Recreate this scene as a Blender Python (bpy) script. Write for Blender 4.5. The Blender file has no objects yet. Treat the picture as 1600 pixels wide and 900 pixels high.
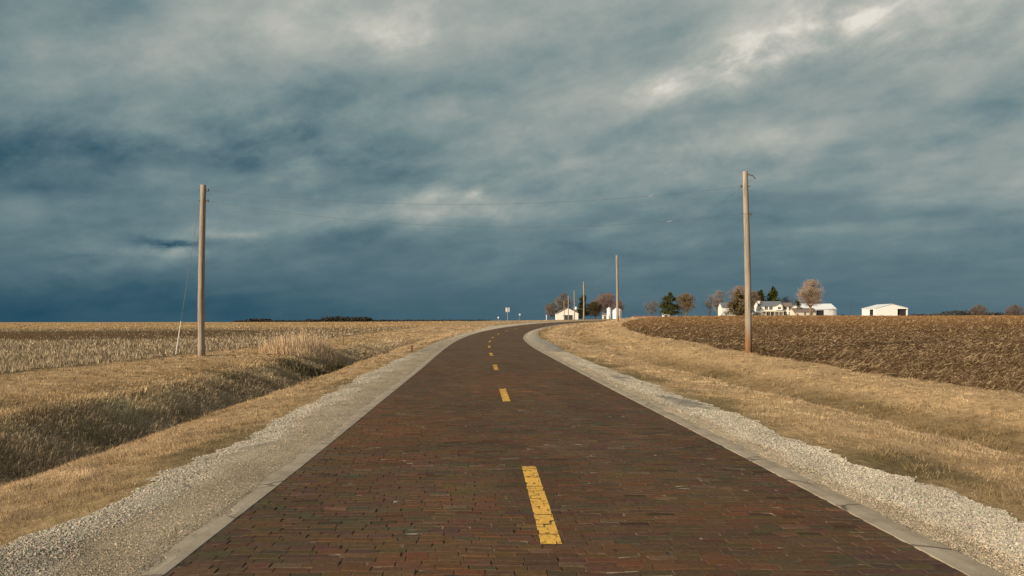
import bpy, math, random
import numpy as np
from mathutils import Vector

scene = bpy.context.scene
col = scene.collection
RNG = np.random.default_rng(11)
random.seed(5)
F = 1244.4          # focal length in photo pixels (28 mm on 36 mm, 1600 px wide)
EYE = 1.6
HOR = 502.0         # eye-level row of the photo

# ------------------------------------------------------------------ camera
cam = bpy.data.cameras.new("camera")
cam.lens = 28.0
cam.sensor_width = 36.0
cam.shift_y = (HOR - 450.0) / 1600.0
cam.clip_start = 0.1
cam.clip_end = 20000
cam_o = bpy.data.objects.new("camera", cam)
cam_o.location = (0, 0, EYE)
cam_o.rotation_euler = (math.radians(90), 0, 0)
col.objects.link(cam_o)
scene.camera = cam_o

# ------------------------------------------------------------------ sun
SUN_EL = math.radians(22)
SUN_AZ = math.radians(-126)     # compass angle from +Y, clockwise; behind the camera on the left
sun = bpy.data.lights.new("sun", 'SUN')
sun.energy = 4.7
sun.angle = math.radians(1.2)
sun.color = (1.0, 0.86, 0.68)
sun_o = bpy.data.objects.new("sun", sun)
sdir = Vector((math.sin(SUN_AZ) * math.cos(SUN_EL), math.cos(SUN_AZ) * math.cos(SUN_EL), math.sin(SUN_EL)))
sun_o.rotation_euler = (-sdir).to_track_quat('-Z', 'Y').to_euler()
sun_o.location = (-60, -40, 40)
col.objects.link(sun_o)

scene.view_settings.view_transform = 'Standard'
scene.view_settings.look = 'None'
scene.view_settings.exposure = 0.22
scene.view_settings.gamma = 1.0
scene.view_settings.use_curve_mapping = False
scene.cycles.use_denoising = True
scene.cycles.max_bounces = 5
scene.cycles.diffuse_bounces = 2
scene.cycles.transparent_max_bounces = 6


# ------------------------------------------------------------------ node helpers
class NT:
    def __init__(self, tree):
        self.t = tree
        self.n = tree.nodes
        self.l = tree.links

    def new(self, typ, **kw):
        nd = self.n.new(typ)
        for k, v in kw.items():
            setattr(nd, k, v)
        return nd

    def put(self, sock, v):
        if v is None:
            return
        if isinstance(v, bpy.types.NodeSocket):
            self.l.new(v, sock)
        else:
            sock.default_value = v

    def math(self, op, a, b=None, c=None, clamp=False):
        nd = self.new('ShaderNodeMath', operation=op, use_clamp=clamp)
        self.put(nd.inputs[0], a)
        self.put(nd.inputs[1], b)
        self.put(nd.inputs[2], c)
        return nd.outputs[0]

    def mix(self, f, a, b, mode='MIX'):
        nd = self.new('ShaderNodeMix', data_type='RGBA', blend_type=mode, clamp_factor=True)
        self.put(nd.inputs[0], f)
        self.put(nd.inputs[6], a)
        self.put(nd.inputs[7], b)
        return nd.outputs[2]

    def comb(self, x, y, z):
        nd = self.new('ShaderNodeCombineXYZ')
        self.put(nd.inputs[0], x)
        self.put(nd.inputs[1], y)
        self.put(nd.inputs[2], z)
        return nd.outputs[0]

    def noise(self, vec, scale, detail=4.0, rough=0.55, dist=0.0, out=0):
        nd = self.new('ShaderNodeTexNoise')
        self.put(nd.inputs['Vector'], vec)
        nd.inputs['Scale'].default_value = scale
        nd.inputs['Detail'].default_value = detail
        nd.inputs['Roughness'].default_value = rough
        nd.inputs['Distortion'].default_value = dist
        return nd.outputs[out]

    def mapping(self, vec, loc=(0, 0, 0), rot=(0, 0, 0), scale=(1, 1, 1), typ='POINT'):
        nd = self.new('ShaderNodeMapping', vector_type=typ)
        self.put(nd.inputs[0], vec)
        nd.inputs['Location'].default_value = loc
        nd.inputs['Rotation'].default_value = rot
        nd.inputs['Scale'].default_value = scale
        return nd.outputs[0]

    def ramp(self, f, stops, interp='LINEAR'):
        nd = self.new('ShaderNodeValToRGB')
        nd.color_ramp.interpolation = interp
        el = nd.color_ramp.elements
        while len(el) < len(stops):
            el.new(0.5)
        for e, (p, c) in zip(el, stops):
            e.position = p
            e.color = (c[0], c[1], c[2], 1) if not isinstance(c, (int, float)) else (c, c, c, 1)
        self.put(nd.inputs[0], f)
        return nd.outputs[0]

    def maprange(self, v, a, b, c=0.0, d=1.0, typ='SMOOTHSTEP'):
        nd = self.new('ShaderNodeMapRange', interpolation_type=typ)
        self.put(nd.inputs[0], v)
        nd.inputs[1].default_value = a
        nd.inputs[2].default_value = b
        nd.inputs[3].default_value = c
        nd.inputs[4].default_value = d
        return nd.outputs[0]


def pdir(px, py):
    x, z = (px - 800) / F, (HOR - py) / F
    return math.atan2(x, 1), math.atan2(z, math.hypot(x, 1))


# ------------------------------------------------------------------ world: storm clouds ahead, opening sky behind
world = bpy.data.worlds.new("World")
scene.world = world
world.use_nodes = True
W = NT(world.node_tree)
W.n.clear()
out = W.new('ShaderNodeOutputWorld')
tc = W.new('ShaderNodeTexCoord').outputs['Generated']
sep = W.new('ShaderNodeSeparateXYZ')
W.l.new(tc, sep.inputs[0])
dx, dy, dz = sep.outputs
az = W.math('ARCTAN2', dx, dy)
el = W.math('ARCSINE', dz)
zz = W.math('ADD', W.math('MAXIMUM', dz, 0.0), 0.16)
plane = W.comb(W.math('DIVIDE', dx, zz), W.math('DIVIDE', dy, zz), 0.0)     # cloud deck seen in perspective
warp = W.noise(W.mapping(W.comb(az, el, 0.0), scale=(1, 1.9, 1)), 5.0, 7.0, 0.62, 0.0, 1)
wsep = W.new('ShaderNodeSeparateXYZ')
W.l.new(warp, wsep.inputs[0])
azw = W.math('MULTIPLY_ADD', W.math('SUBTRACT', wsep.outputs[0], 0.5), 0.16, az)
elw = W.math('MULTIPLY_ADD', W.math('SUBTRACT', wsep.outputs[1], 0.5), 0.075, el)
ang = W.comb(azw, elw, 0.0)
# broad brightness by height above the horizon
base = W.ramp(W.math('MULTIPLY', elw, 1.0 / 0.42, clamp=True), [
    (0.0, 0.20), (0.06, 0.24), (0.16, 0.35), (0.30, 0.50), (0.45, 0.55), (0.62, 0.60), (0.8, 0.66), (1.0, 0.70)], 'B_SPLINE')
bs = W.new('ShaderNodeSeparateColor')
W.l.new(base, bs.inputs[0])
fac = bs.outputs[0]
fac = W.math('ADD', fac, W.maprange(az, -0.65, 0.55, -0.075, 0.075, 'LINEAR'))
PATCHES = [  # centre px, half sizes px, tilt in degrees (up to the right is +), strength
    (600, 45, 150, 100, 35, .10), (655, 32, 34, 20, 50, .14), (575, 60, 60, 40, 40, .07),
    (1120, 95, 280, 66, 20, .22), (1190, 85, 110, 34, 10, .12), (1030, 130, 90, 34, 30, .13),
    (1330, 32, 200, 50, 14, .20), (1310, 25, 60, 30, 10, .07), (1500, 45, 260, 80, 5, .16), (1520, 95, 200, 60, 0, .07),
    (1110, 235, 170, 60, 10, .13), (880, 255, 160, 60, 5, .10), (720, 195, 180, 60, 8, .10),
    (760, 285, 130, 34, 8, .09), (738, 300, 22, 16, 40, .2), (675, 308, 60, 20, 10, .10), (650, 335, 260, 36, 3, .13),
    (800, 330, 200, 40, 6, .08),
    (270, 392, 260, 40, 2, .18), (370, 365, 140, 16, 2, .14), (290, 285, 260, 60, 4, .12), (60, 330, 200, 50, 0, .07),
    (380, 70, 360, 130, 10, .07), (230, 60, 200, 90, 20, .05), (1240, 210, 200, 60, 15, .08), (1450, 300, 250, 50, 15, .05),
    (230, 235, 640, 100, 4, -.13), (30, 285, 280, 60, -4, -.08), (420, 190, 300, 110, 20, -.08), (520, 130, 140, 70, 30, -.07),
    (60, 140, 300, 120, 10, -.06), (245, 377, 80, 7, 0, -.26), (300, 376, 60, 6, 0, -.14), (120, 395, 90, 9, -2, -.10),
    (560, 260, 220, 40, -5, -.08), (500, 310, 160, 24, -4, -.06), (1330, 165, 260, 50, 12, -.08), (1480, 215, 300, 60, 12, -.08),
    (960, 180, 160, 60, 25, -.06), (1000, 345, 300, 60, 2, -.05), (1300, 390, 420, 60, 0, -.05), (180, 480, 500, 70, 0, -.07),
    (600, 390, 400, 40, 0, -.04), (850, 60, 160, 110, 60, -.03), (1560, 360, 200, 50, 0, -.05),
]
pat = 0.0
for (px, py, sx, sy, rot, amp) in PATCHES:
    a0, e0 = pdir(px, py)
    k = 1.0 / F * math.cos(a0)
    mp = W.mapping(ang, (a0, e0, 0), (0, 0, math.radians(rot)), (1.5 * sx * k, 1.5 * sy * k, 1), 'TEXTURE')
    g = W.new('ShaderNodeTexGradient', gradient_type='QUADRATIC_SPHERE')
    W.l.new(mp, g.inputs[0])
    pat = W.math('MULTIPLY_ADD', g.outputs[1], amp * 1.55, pat)
# turbulent structure of the deck
n1 = W.noise(W.mapping(plane, (3.1, 1.2, 0), (0, 0, math.radians(-35)), (1.45, 0.9, 1), 'TEXTURE'), 1.5, 6.0, 0.46, 0.5)
n2 = W.noise(W.mapping(plane, (9.1, 4.2, 0), (0, 0, math.radians(-38)), (1.25, 0.95, 1), 'TEXTURE'), 3.6, 5.0, 0.48, 0.35)
n3 = W.noise(W.mapping(W.comb(az, el, 0.0), (0.3, 0.1, 0), (0, 0, math.radians(12)), (1.35, 0.66, 1), 'TEXTURE'), 7.0, 8.0, 0.58, 0.25)
n4 = W.noise(W.mapping(W.comb(az, el, 0.0), (1.3, 0.4, 0), (0, 0, math.radians(18)), (1.25, 0.72, 1), 'TEXTURE'), 11.0, 9.0, 0.60, 0.2)
brk = W.maprange(n4, 0.32, 0.68, 0.35, 1.65)
fac = W.math('MULTIPLY_ADD', pat, brk, fac)
n5 = W.noise(W.mapping(W.comb(az, el, 0.0), (4.3, 2.4, 0), (0, 0, math.radians(8)), (1.3, 0.75, 1), 'TEXTURE'), 26.0, 7.0, 0.62, 0.1)
amp = W.maprange(el, 0.0, 0.19, 0.18, 1.0)
fac = W.math('MULTIPLY_ADD', W.math('MULTIPLY', W.math('SUBTRACT', n5, 0.5), 0.26), amp, fac)
fac = W.math('MULTIPLY_ADD', W.math('MULTIPLY', W.math('SUBTRACT', n1, 0.5), 0.55), amp, fac)
fac = W.math('MULTIPLY_ADD', W.math('MULTIPLY', W.math('SUBTRACT', n2, 0.5), 0.36), amp, fac)
fac = W.math('MULTIPLY_ADD', W.math('MULTIPLY', W.math('SUBTRACT', n3, 0.5), 0.44), amp, fac)
cloud = W.ramp(W.math('MULTIPLY', fac, 0.84), [(0.0, (.014, .060, .095)), (0.118, (.032, .084, .120)), (0.252, (.074, .132, .160)),
                     (0.403, (.130, .196, .214)), (0.538, (.215, .268, .264)), (0.69, (.325, .352, .328)), (0.84, (.46, .455, .41)), (1.0, (.66, .63, .56))])
bg_c = W.new('ShaderNodeBackground')
W.l.new(cloud, bg_c.inputs[0])
bg_c.inputs[1].default_value = 1.0
sky = W.new('ShaderNodeTexSky', sky_type='NISHITA')
sky.sun_disc = False
sky.sun_elevation = SUN_EL
sky.sun_rotation = SUN_AZ
sky.air_density = 1.2
sky.dust_density = 1.5
bg_s = W.new('ShaderNodeBackground')
W.l.new(sky.outputs[0], bg_s.inputs[0])
bg_s.inputs[1].default_value = 0.06
mixs = W.new('ShaderNodeMixShader')
W.l.new(W.maprange(dy, -0.05, -0.6, 0.0, 1.0), mixs.inputs[0])
W.l.new(bg_c.outputs[0], mixs.inputs[1])
W.l.new(bg_s.outputs[0], mixs.inputs[2])
W.l.new(mixs.outputs[0], out.inputs[0])
world.cycles.sampling_method = 'MANUAL'
world.cycles.sample_map_resolution = 512


# ------------------------------------------------------------------ materials
def mat(name):
    m = bpy.data.materials.new(name)
    m.use_nodes = True
    nt = NT(m.node_tree)
    b = nt.n['Principled BSDF']
    b.inputs['Roughness'].default_value = 0.85
    b.inputs['Specular IOR Level'].default_value = 0.25
    return m, nt, b


def plain(name, c, rough=0.8, spec=0.25, var=0.12, scale=3.0, metal=0.0, stretch=(1, 1, 1)):
    m, nt, b = mat(name)
    co = nt.new('ShaderNodeTexCoord').outputs['Object']
    n = nt.noise(nt.mapping(co, scale=stretch), scale, 5, 0.6)
    k = nt.maprange(n, 0.25, 0.75, 1 - var, 1 + var, 'LINEAR')
    c3 = nt.new('ShaderNodeVectorMath', operation='SCALE')
    c3.inputs[0].default_value = c
    nt.put(c3.inputs['Scale'], k)
    nt.l.new(c3.outputs[0], b.inputs['Base Color'])
    b.inputs['Roughness'].default_value = rough
    b.inputs['Specular IOR Level'].default_value = spec
    b.inputs['Metallic'].default_value = metal
    return m


def attr_mat(name, rough=0.85, spec=0.15, scale=20.0, var=0.25, bump=0.0, bscale=60.0, trans=0.0):
    """base colour comes from the mesh's own 'tint' attribute (each blade, stone or brick its own colour)"""
    m, nt, b = mat(name)
    a = nt.new('ShaderNodeAttribute', attribute_name='tint')
    co = nt.new('ShaderNodeTexCoord').outputs['Object']
    c = a.outputs['Color']
    if var:
        n = nt.noise(co, scale, 5, 0.6)
        k = nt.maprange(n, 0.25, 0.75, 1 - var, 1 + var, 'LINEAR')
        sc = nt.new('ShaderNodeVectorMath', operation='SCALE')
        nt.put(sc.inputs[0], c)
        nt.put(sc.inputs['Scale'], k)
        c = sc.outputs[0]
    nt.l.new(c, b.inputs['Base Color'])
    b.inputs['Roughness'].default_value = rough
    b.inputs['Specular IOR Level'].default_value = spec
    if bump:
        bn = nt.new('ShaderNodeBump')
        bn.inputs['Strength'].default_value = bump
        bn.inputs['Distance'].default_value = 0.02
        nt.l.new(nt.noise(co, bscale, 6, 0.65), bn.inputs['Height'])
        nt.l.new(bn.outputs[0], b.inputs['Normal'])
    if trans:
        tr = nt.new('ShaderNodeBsdfTranslucent')
        nt.l.new(c, tr.inputs[0])
        mx = nt.new('ShaderNodeMixShader')
        mx.inputs[0].default_value = trans
        nt.l.new(b.outputs[0], mx.inputs[1])
        nt.l.new(tr.outputs[0], mx.inputs[2])
        nt.l.new(mx.outputs[0], nt.n['Material Output'].inputs[0])
    return m


M_white = plain("white_siding", (.78, .75, .68), 0.6, .3, .06, 1.2, stretch=(.3, .3, 3))
M_whitemetal = plain("white_metal_sheet", (.80, .79, .76), 0.45, .4, .05, .8, stretch=(4, 4, .2))
M_greywall = plain("cream_siding", (.62, .58, .46), 0.7, .2, .08, 1.0)
M_shingle = plain("grey_shingle", (.16, .17, .18), 0.85, .2, .2, 2.0)
M_brownroof = plain("brown_shingle", (.20, .16, .13), 0.85, .2, .2, 2.0)
M_whiteroof = plain("white_metal_roof", (.80, .80, .79), 0.4, .4, .04, .6, stretch=(4, 1, 1))
M_glass = plain("window_glass", (.035, .04, .045), 0.15, .5, .1)
M_dark = plain("opening_shade", (.035, .035, .035), 0.9, .1, .2)  # near-black colour standing in for unlit interiors behind the shed openings
M_door = plain("dark_door_panel", (.05, .052, .05), 0.6, .3, .2, 2.0)
M_shutter = plain("shutter_paint", (.03, .05, .04), 0.6, .3, .1)
M_redbrick = plain("red_door_paint", (.28, .06, .05), 0.6, .3, .1)
M_wire = plain("wire_metal", (.13, .135, .14), 0.6, .3, .1)
M_iron = plain("dark_iron", (.06, .05, .045), 0.6, .4, .2, 20)
M_rust = plain("rusty_iron", (.16, .06, .03), 0.8, .2, .3, 20)
M_porc = plain("insulator_porcelain", (.10, .07, .06), 0.25, .5, .1)
M_glassins = plain("splice_metal", (.4, .4, .39), 0.3, .5, .05)
M_guard = plain("white_plastic_guard", (.72, .70, .66), 0.5, .3, .1, 6)
M_sign = plain("sign_aluminium", (.62, .63, .63), 0.45, .4, .06, 5)
M_post = plain("galvanised_post", (.32, .33, .33), 0.5, .4, .1, 5)
M_tank = plain("white_tank_paint", (.80, .79, .75), 0.4, .4, .05, 2)
M_galv = plain("galvanised_bin", (.66, .66, .64), 0.4, .4, .08, 1.0, stretch=(1, 1, 8))
M_bark = plain("tree_bark", (.13, .095, .07), 0.9, .1, .3, 3.0, stretch=(3, 3, .5))
M_barkorange = plain("sunlit_tan_bark", (.24, .15, .085), 0.9, .1, .25, 3.0, stretch=(3, 3, .5))
M_redroof = plain("faded_red_roof", (.25, .13, .12), 0.7, .2, .15, 1.0)


def wood_pole_mat(name, base_rust):
    m, nt, b = mat(name)
    co = nt.new('ShaderNodeTexCoord').outputs['Object']
    n = nt.noise(nt.mapping(co, scale=(22, 22, .55)), 1.0, 7, 0.65)
    n2 = nt.noise(nt.mapping(co, scale=(3, 3, .35)), 1.0, 4, 0.6)
    c = nt.ramp(n, [(.32, (.17, .138, .105)), (.5, (.32, .265, .205)), (.68, (.45, .385, .30))])
    c = nt.mix(nt.maprange(n2, .45, .7, 0, .55), c, (.30, .22, .145, 1))
    crack = nt.noise(nt.mapping(co, scale=(60, 60, .8)), 1.0, 3, 0.5)
    c = nt.mix(nt.maprange(crack, .59, .65, 0, .85), c, (.06, .045, .03, 1))
    if base_rust:
        s = nt.new('ShaderNodeSeparateXYZ')
        nt.l.new(co, s.inputs[0])
        k = nt.math('ADD', s.outputs[2], nt.math('MULTIPLY', n2, 1.2))
        c = nt.mix(nt.maprange(k, 2.0, 1.0, 0, .85), c, (.22, .10, .035, 1))
    nt.l.new(c, b.inputs['Base Color'])
    bn = nt.new('ShaderNodeBump')
    bn.inputs['Strength'].default_value = .5
    bn.inputs['Distance'].default_value = .01
    nt.l.new(n, bn.inputs['Height'])
    nt.l.new(bn.outputs[0], b.inputs['Normal'])
    return m


M_pole = wood_pole_mat("weathered_pole_wood", False)
M_poler = wood_pole_mat("pole_wood_creosote_base", True)
M_grass = attr_mat("dry_grass", 0.8, .1, 20, 0.0, trans=.25)
M_brick = attr_mat("paving_brick", 0.95, .06, 34.0, .30, .5, 160.0)
M_stone = attr_mat("limestone_gravel", 0.9, .15, 40, .12)
M_twig = attr_mat("bare_twigs", 0.9, .05, 1, 0.0)
M_needle = attr_mat("evergreen_needles", 0.8, .1, 1, 0.0)


# ------------------------------------------------------------------ mesh helpers
def link(name, me, m=None, parent=None):
    o = bpy.data.objects.new(name, me)
    col.objects.link(o)
    if m is not None:
        for mm in (m if isinstance(m, (list, tuple)) else [m]):
            me.materials.append(mm)
    if parent is not None:
        o.parent = parent
    return o


def mesh_np(name, verts, blocks, m=None, parent=None, tint=None, matidx=None, smooth=False):
    """verts (N,3); blocks = list of integer arrays (K,n) of n-gons; tint (N,3) per-vertex colour"""
    me = bpy.data.meshes.new(name)
    verts = np.ascontiguousarray(verts, dtype=np.float32)
    me.vertices.add(len(verts))
    me.vertices.foreach_set('co', verts.ravel())
    loops = np.concatenate([np.asarray(b).ravel() for b in blocks]).astype(np.int32)
    sizes = np.concatenate([np.full(len(b), np.asarray(b).shape[1]) for b in blocks]).astype(np.int32)
    starts = np.concatenate([[0], np.cumsum(sizes)[:-1]]).astype(np.int32)
    me.loops.add(len(loops))
    me.loops.foreach_set('vertex_index', loops)
    me.polygons.add(len(sizes))
    me.polygons.foreach_set('loop_start', starts)
    if matidx is not None:
        me.polygons.foreach_set('material_index', np.asarray(matidx, dtype=np.int32))
    me.polygons.foreach_set('use_smooth', np.full(len(sizes), bool(smooth)))
    if tint is not None:
        a = me.attributes.new('tint', 'FLOAT_COLOR', 'POINT')
        t = np.ones((len(verts), 4), dtype=np.float32)
        t[:, :3] = tint
        a.data.foreach_set('color', t.ravel())
    me.update(calc_edges=True)
    return link(name, me, m, parent)


class MB:
    """collects simple solids, builds them as one mesh"""
    def __init__(self):
        self.v, self.f = [], []

    def poly(self, pts, faces):
        o = len(self.v)
        self.v += [tuple(p) for p in pts]
        self.f += [tuple(i + o for i in f) for f in faces]

    def box(self, x0, x1, y0, y1, z0, z1):
        self.poly([(x0, y0, z0), (x1, y0, z0), (x1, y1, z0), (x0, y1, z0), (x0, y0, z1), (x1, y0, z1), (x1, y1, z1), (x0, y1, z1)],
                  [(0, 3, 2, 1), (4, 5, 6, 7), (0, 1, 5, 4), (1, 2, 6, 5), (2, 3, 7, 6), (3, 0, 4, 7)])

    def prism(self, poly2, a0, a1, axis='y'):
        """extrude a polygon (x,z) along y, or (y,z) along x"""
        n = len(poly2)
        if axis == 'y':
            p = [(q[0], a0, q[1]) for q in poly2] + [(q[0], a1, q[1]) for q in poly2]
        else:
            p = [(a0, q[0], q[1]) for q in poly2] + [(a1, q[0], q[1]) for q in poly2]
        f = [tuple(range(n)), tuple(range(2 * n - 1, n - 1, -1))]
        f += [(i, i + n, (i + 1) % n + n, (i + 1) % n) for i in range(n)]
        self.poly(p, f)

    def tube(self, pts, rads, n=8, cap=True):
        o = len(self.v)
        pts = [Vector(p) for p in pts]
        for i, p in enumerate(pts):
            d = (pts[min(i + 1, len(pts) - 1)] - pts[max(i - 1, 0)]).normalized()
            a = d.orthogonal().normalized() if abs(d.z) < .95 else Vector((1, 0, 0)) - d * d.x
            a.normalize()
            b = d.cross(a)
            r = rads[i] if isinstance(rads, (list, tuple)) else rads
            for k in range(n):
                t = 2 * math.pi * k / n
                self.v.append(tuple(p + a * (r * math.cos(t)) + b * (r * math.sin(t))))
        for i in range(len(pts) - 1):
            for k in range(n):
                self.f.append((o + i * n + k, o + i * n + (k + 1) % n, o + (i + 1) * n + (k + 1) % n, o + (i + 1) * n + k))
        if cap:
            self.f.append(tuple(o + k for k in reversed(range(n))))
            self.f.append(tuple(o + (len(pts) - 1) * n + k for k in range(n)))

    def lathe(self, prof, n=20, cx=0, cy=0):
        o = len(self.v)
        for (r, z) in prof:
            for k in range(n):
                t = 2 * math.pi * k / n
                self.v.append((cx + r * math.cos(t), cy + r * math.sin(t), z))
        for i in range(len(prof) - 1):
            for k in range(n):
                self.f.append((o + i * n + k, o + i * n + (k + 1) % n, o + (i + 1) * n + (k + 1) % n, o + (i + 1) * n + k))

    def build(self, name, m, parent=None, smooth=False):
        me = bpy.data.meshes.new(name)
        me.from_pydata(self.v, [], self.f)
        me.polygons.foreach_set('use_smooth', [smooth] * len(me.polygons))
        me.update()
        return link(name, me, m, parent)


def tag(o, label=None, cat=None, group=None, kind=None):
    if label:
        o['label'] = label
    if cat:
        o['category'] = cat
    if group:
        o['group'] = group
    if kind:
        o['kind'] = kind
    return o


def root(name, label, cat, loc, group=None):
    o = bpy.data.objects.new(name, None)
    o.empty_display_size = .3
    o.location = loc
    col.objects.link(o)
    return tag(o, label, cat, group)


def vnoise(x, y, seed=0):
    x = np.asarray(x, float)
    y = np.asarray(y, float)
    xi, yi = np.floor(x).astype(np.int64), np.floor(y).astype(np.int64)
    fx, fy = x - xi, y - yi
    fx = fx * fx * (3 - 2 * fx)
    fy = fy * fy * (3 - 2 * fy)

    def h(a, b):
        n = (a * 374761393 + b * 668265263 + seed * 974634777) & 0x7fffffff
        n = ((n ^ (n >> 13)) * 1274126177) & 0x7fffffff
        return ((n ^ (n >> 16)) & 0xffff) / 65535.0
    return (h(xi, yi) * (1 - fx) + h(xi + 1, yi) * fx) * (1 - fy) + (h(xi, yi + 1) * (1 - fx) + h(xi + 1, yi + 1) * fx) * fy


def fbm(x, y, seed=0, o=4):
    s, a, t = 0, 1.0, 0
    for k in range(o):
        s = s + a * vnoise(x * 2 ** k, y * 2 ** k, seed + k)
        t += a
        a *= .55
    return s / t


def sstep(a, b, x):
    t = np.clip((x - a) / (b - a), 0, 1)
    return t * t * (3 - 2 * t)


# ------------------------------------------------------------------ lie of the land
CP = np.array([(-60, 2.42), (-8, .756), (0, .5), (10, .18), (17, -.11), (26.9, -.5), (37, -.92), (47, -1.3), (57, -1.55), (67.3, -1.6),
               (77.2, -1.32), (87.4, -.62), (97.5, .5), (107.3, 2.0), (117, 4.0), (126.5, 6.5), (140, 11.2), (155, 18.0),
               (172, 28), (193, 43), (220, 66), (260, 105), (320, 170), (420, 290)])


def hermite(xs, P):
    X, Yv = P[:, 0], P[:, 1]
    m = np.gradient(Yv, X)
    i = np.clip(np.searchsorted(X, xs) - 1, 0, len(X) - 2)
    h = X[i + 1] - X[i]
    t = (xs - X[i]) / h
    out_ = ((2 * t ** 3 - 3 * t ** 2 + 1) * Yv[i] + (t ** 3 - 2 * t ** 2 + t) * h * m[i]
            + (-2 * t ** 3 + 3 * t ** 2) * Yv[i + 1] + (t ** 3 - t ** 2) * h * m[i + 1])
    lo, hi = xs < X[0], xs > X[-1]
    out_ = np.where(lo, Yv[0] + m[0] * (xs - X[0]), out_)
    return np.where(hi, Yv[-1] + m[-1] * (xs - X[-1]), out_)


def cx(Y):
    return hermite(np.asarray(Y, float), CP)


def ct(Y):      # cosine of the road's heading
    d = (cx(np.asarray(Y, float) + .5) - cx(np.asarray(Y, float) - .5))
    return 1 / np.sqrt(1 + d * d)


def sof(X, Y):
    return (X - cx(Y)) * ct(Y)


ZP = np.array([(0, 0), (27, 0), (37, .04), (47, .07), (57, .14), (67, .2), (77, .34), (87, .52), (97, .68), (107, .88), (117, 1.08),
               (126, 1.25), (140, 1.5), (155, 1.72), (168, 1.85), (6000, 1.85)])


def zprof(Y):
    y = np.asarray(Y, float)
    return (np.interp(y - 4, ZP[:, 0], ZP[:, 1]) + np.interp(y + 4, ZP[:, 0], ZP[:, 1]) + np.interp(y, ZP[:, 0], ZP[:, 1])) / 3


def ditch_fade_left(Y):
    return 1 - sstep(48, 72, Y)


def ditch_fade_right(Y):
    return 1 - .9 * sstep(38, 44, Y) * (1 - sstep(50, 56, Y)) - .5 * sstep(56, 70, Y)


def G(X, Y):
    X = np.asarray(X, float)
    Y = np.asarray(Y, float)
    Yp = np.maximum(Y, 1.0)
    t = np.clip(X / Yp, -.9, .9)
    s = sof(X, Y)
    near = zprof(Y) / 1.85 * np.interp(t, [-.7, -.3, -.05, 0, .05, .9], [1.0, 1.25, 1.62, 1.78, 1.85, 1.85])
    # left profile
    dl = ditch_fade_left(Y)
    left = np.interp(-s, [2.8, 3.85, 5.5, 5.9, 6.9, 7.4, 9.4, 10.6, 30], [0, -.03, -.13, -.24, -1.12, -1.06, -.16, .02, .05])
    leftshallow = np.interp(-s, [2.8, 3.85, 5.5, 7.5, 11, 30], [0, -.04, -.2, -.3, .0, .0])
    left = left * dl + leftshallow * (1 - dl)
    bank = np.interp(Y, [0, 20, 35, 50, 64, 82, 120, 150, 400], [0, .06, .24, .4, .6, .84, .95, .82, .8])
    dr = ditch_fade_right(Y)
    right = np.interp(s, [2.8, 3.75, 5.7, 6.15, 7.0, 7.5, 10.0, 40], [0, -.02, -.02, -.07, -.66, -.62, -.10, 0]) * dr
    right = right + bank * sstep(6.0, 12.5, s)
    rmask = sstep(-2.8, -2.6, s)
    cross = np.where(s < 0, left, right)
    near = near + cross
    zfar = np.interp(X / Yp, [-.7, -.3, -.05, 0, .07, .14, .2, .3, .65], [1.0, 1.2, 1.5, 1.75, 2.2, 2.6, 3.6, 4.0, 4.0])
    zfar = zfar - .0032 * np.maximum(Y - 480, 0)
    w = sstep(172, 330, Y) * sstep(3, 25, np.abs(s))
    z = near * (1 - w) + zfar * w
    # small unevenness, none on the road
    off = sstep(3.2, 5.0, np.abs(s))
    z = z + off * (.10 * (fbm(X * .25, Y * .25, 3) - .5) + .07 * (fbm(X * 1.3, Y * 1.3, 8, 3) - .5))
    fld = field_right(X, Y)
    z = z + fld * (.14 * (vnoise(X * 2.1, Y * 2.1, 21) - .5) + .08 * (vnoise(X * 5, Y * 5, 22) - .5))
    z = z + field_left(X, Y) * (.05 * np.sin(X * 2 * math.pi / .76) * (Y < 60) + .06 * (vnoise(X * 3, Y * 3, 31) - .5))
    return z


def field_right(X, Y):
    s = sof(X, Y)
    e = 11.6 + .5 * (fbm(Y * .5, X * 0 + 3., 5, 3) - .5) + np.interp(Y, [0, 60, 80, 110], [0, 0, .6, 3.0])
    return ((s > e) & (Y > 2)).astype(float)


def field_left(X, Y):
    e = -15.0 + .5 * (fbm(Y * .4, X * 0 + 7., 6, 3) - .5) + np.interp(Y, [0, 80, 130, 180], [0, 0, 3.0, 4.0])
    return ((X < e) & (sof(X, Y) < -10)).astype(float)


# ------------------------------------------------------------------ ground sheet
def graded(seg):
    out_ = []
    for (a, b, st) in seg:
        out_.append(np.arange(a, b, st))
    return np.concatenate(out_)


def geo(a, b, r, st):
    o_ = [a]
    while o_[-1] < b:
        o_.append(o_[-1] + st)
        st *= r
    return np.array(o_)


xr = geo(26, 6000, 1.09, .45)
xs = np.concatenate([-xr[::-1], np.arange(-25.75, 26, .25), xr])
ys = np.concatenate([np.arange(-30, 3, 1.5), np.arange(3, 60, .25), np.arange(60, 200, .7), geo(200, 9000, 1.07, 1.0)])
GX, GY = np.meshgrid(xs, ys)
GZ = G(GX, GY)
S = sof(GX, GY)
GZ = GZ - .07 * (np.abs(S) < 3.45)          # bed dropped a little under the road surface
nx, ny = len(xs), len(ys)
gv = np.stack([GX.ravel(), GY.ravel(), GZ.ravel()], 1)
ii = (np.arange(ny - 1)[:, None] * nx + np.arange(nx - 1)[None, :]).ravel()
gq = np.stack([ii, ii + 1, ii + nx + 1, ii + nx], 1)
C = lambda r, g, b: np.array([r, g, b])
nz = fbm(GX * .6, GY * .6, 40)[..., None]
nz2 = fbm(GX * .08, GY * .12, 41)[..., None]
straw = C(.40, .27, .14) * (.8 + .4 * nz)
ditchc = C(.19, .145, .09) * (.75 + .5 * nz)
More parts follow.
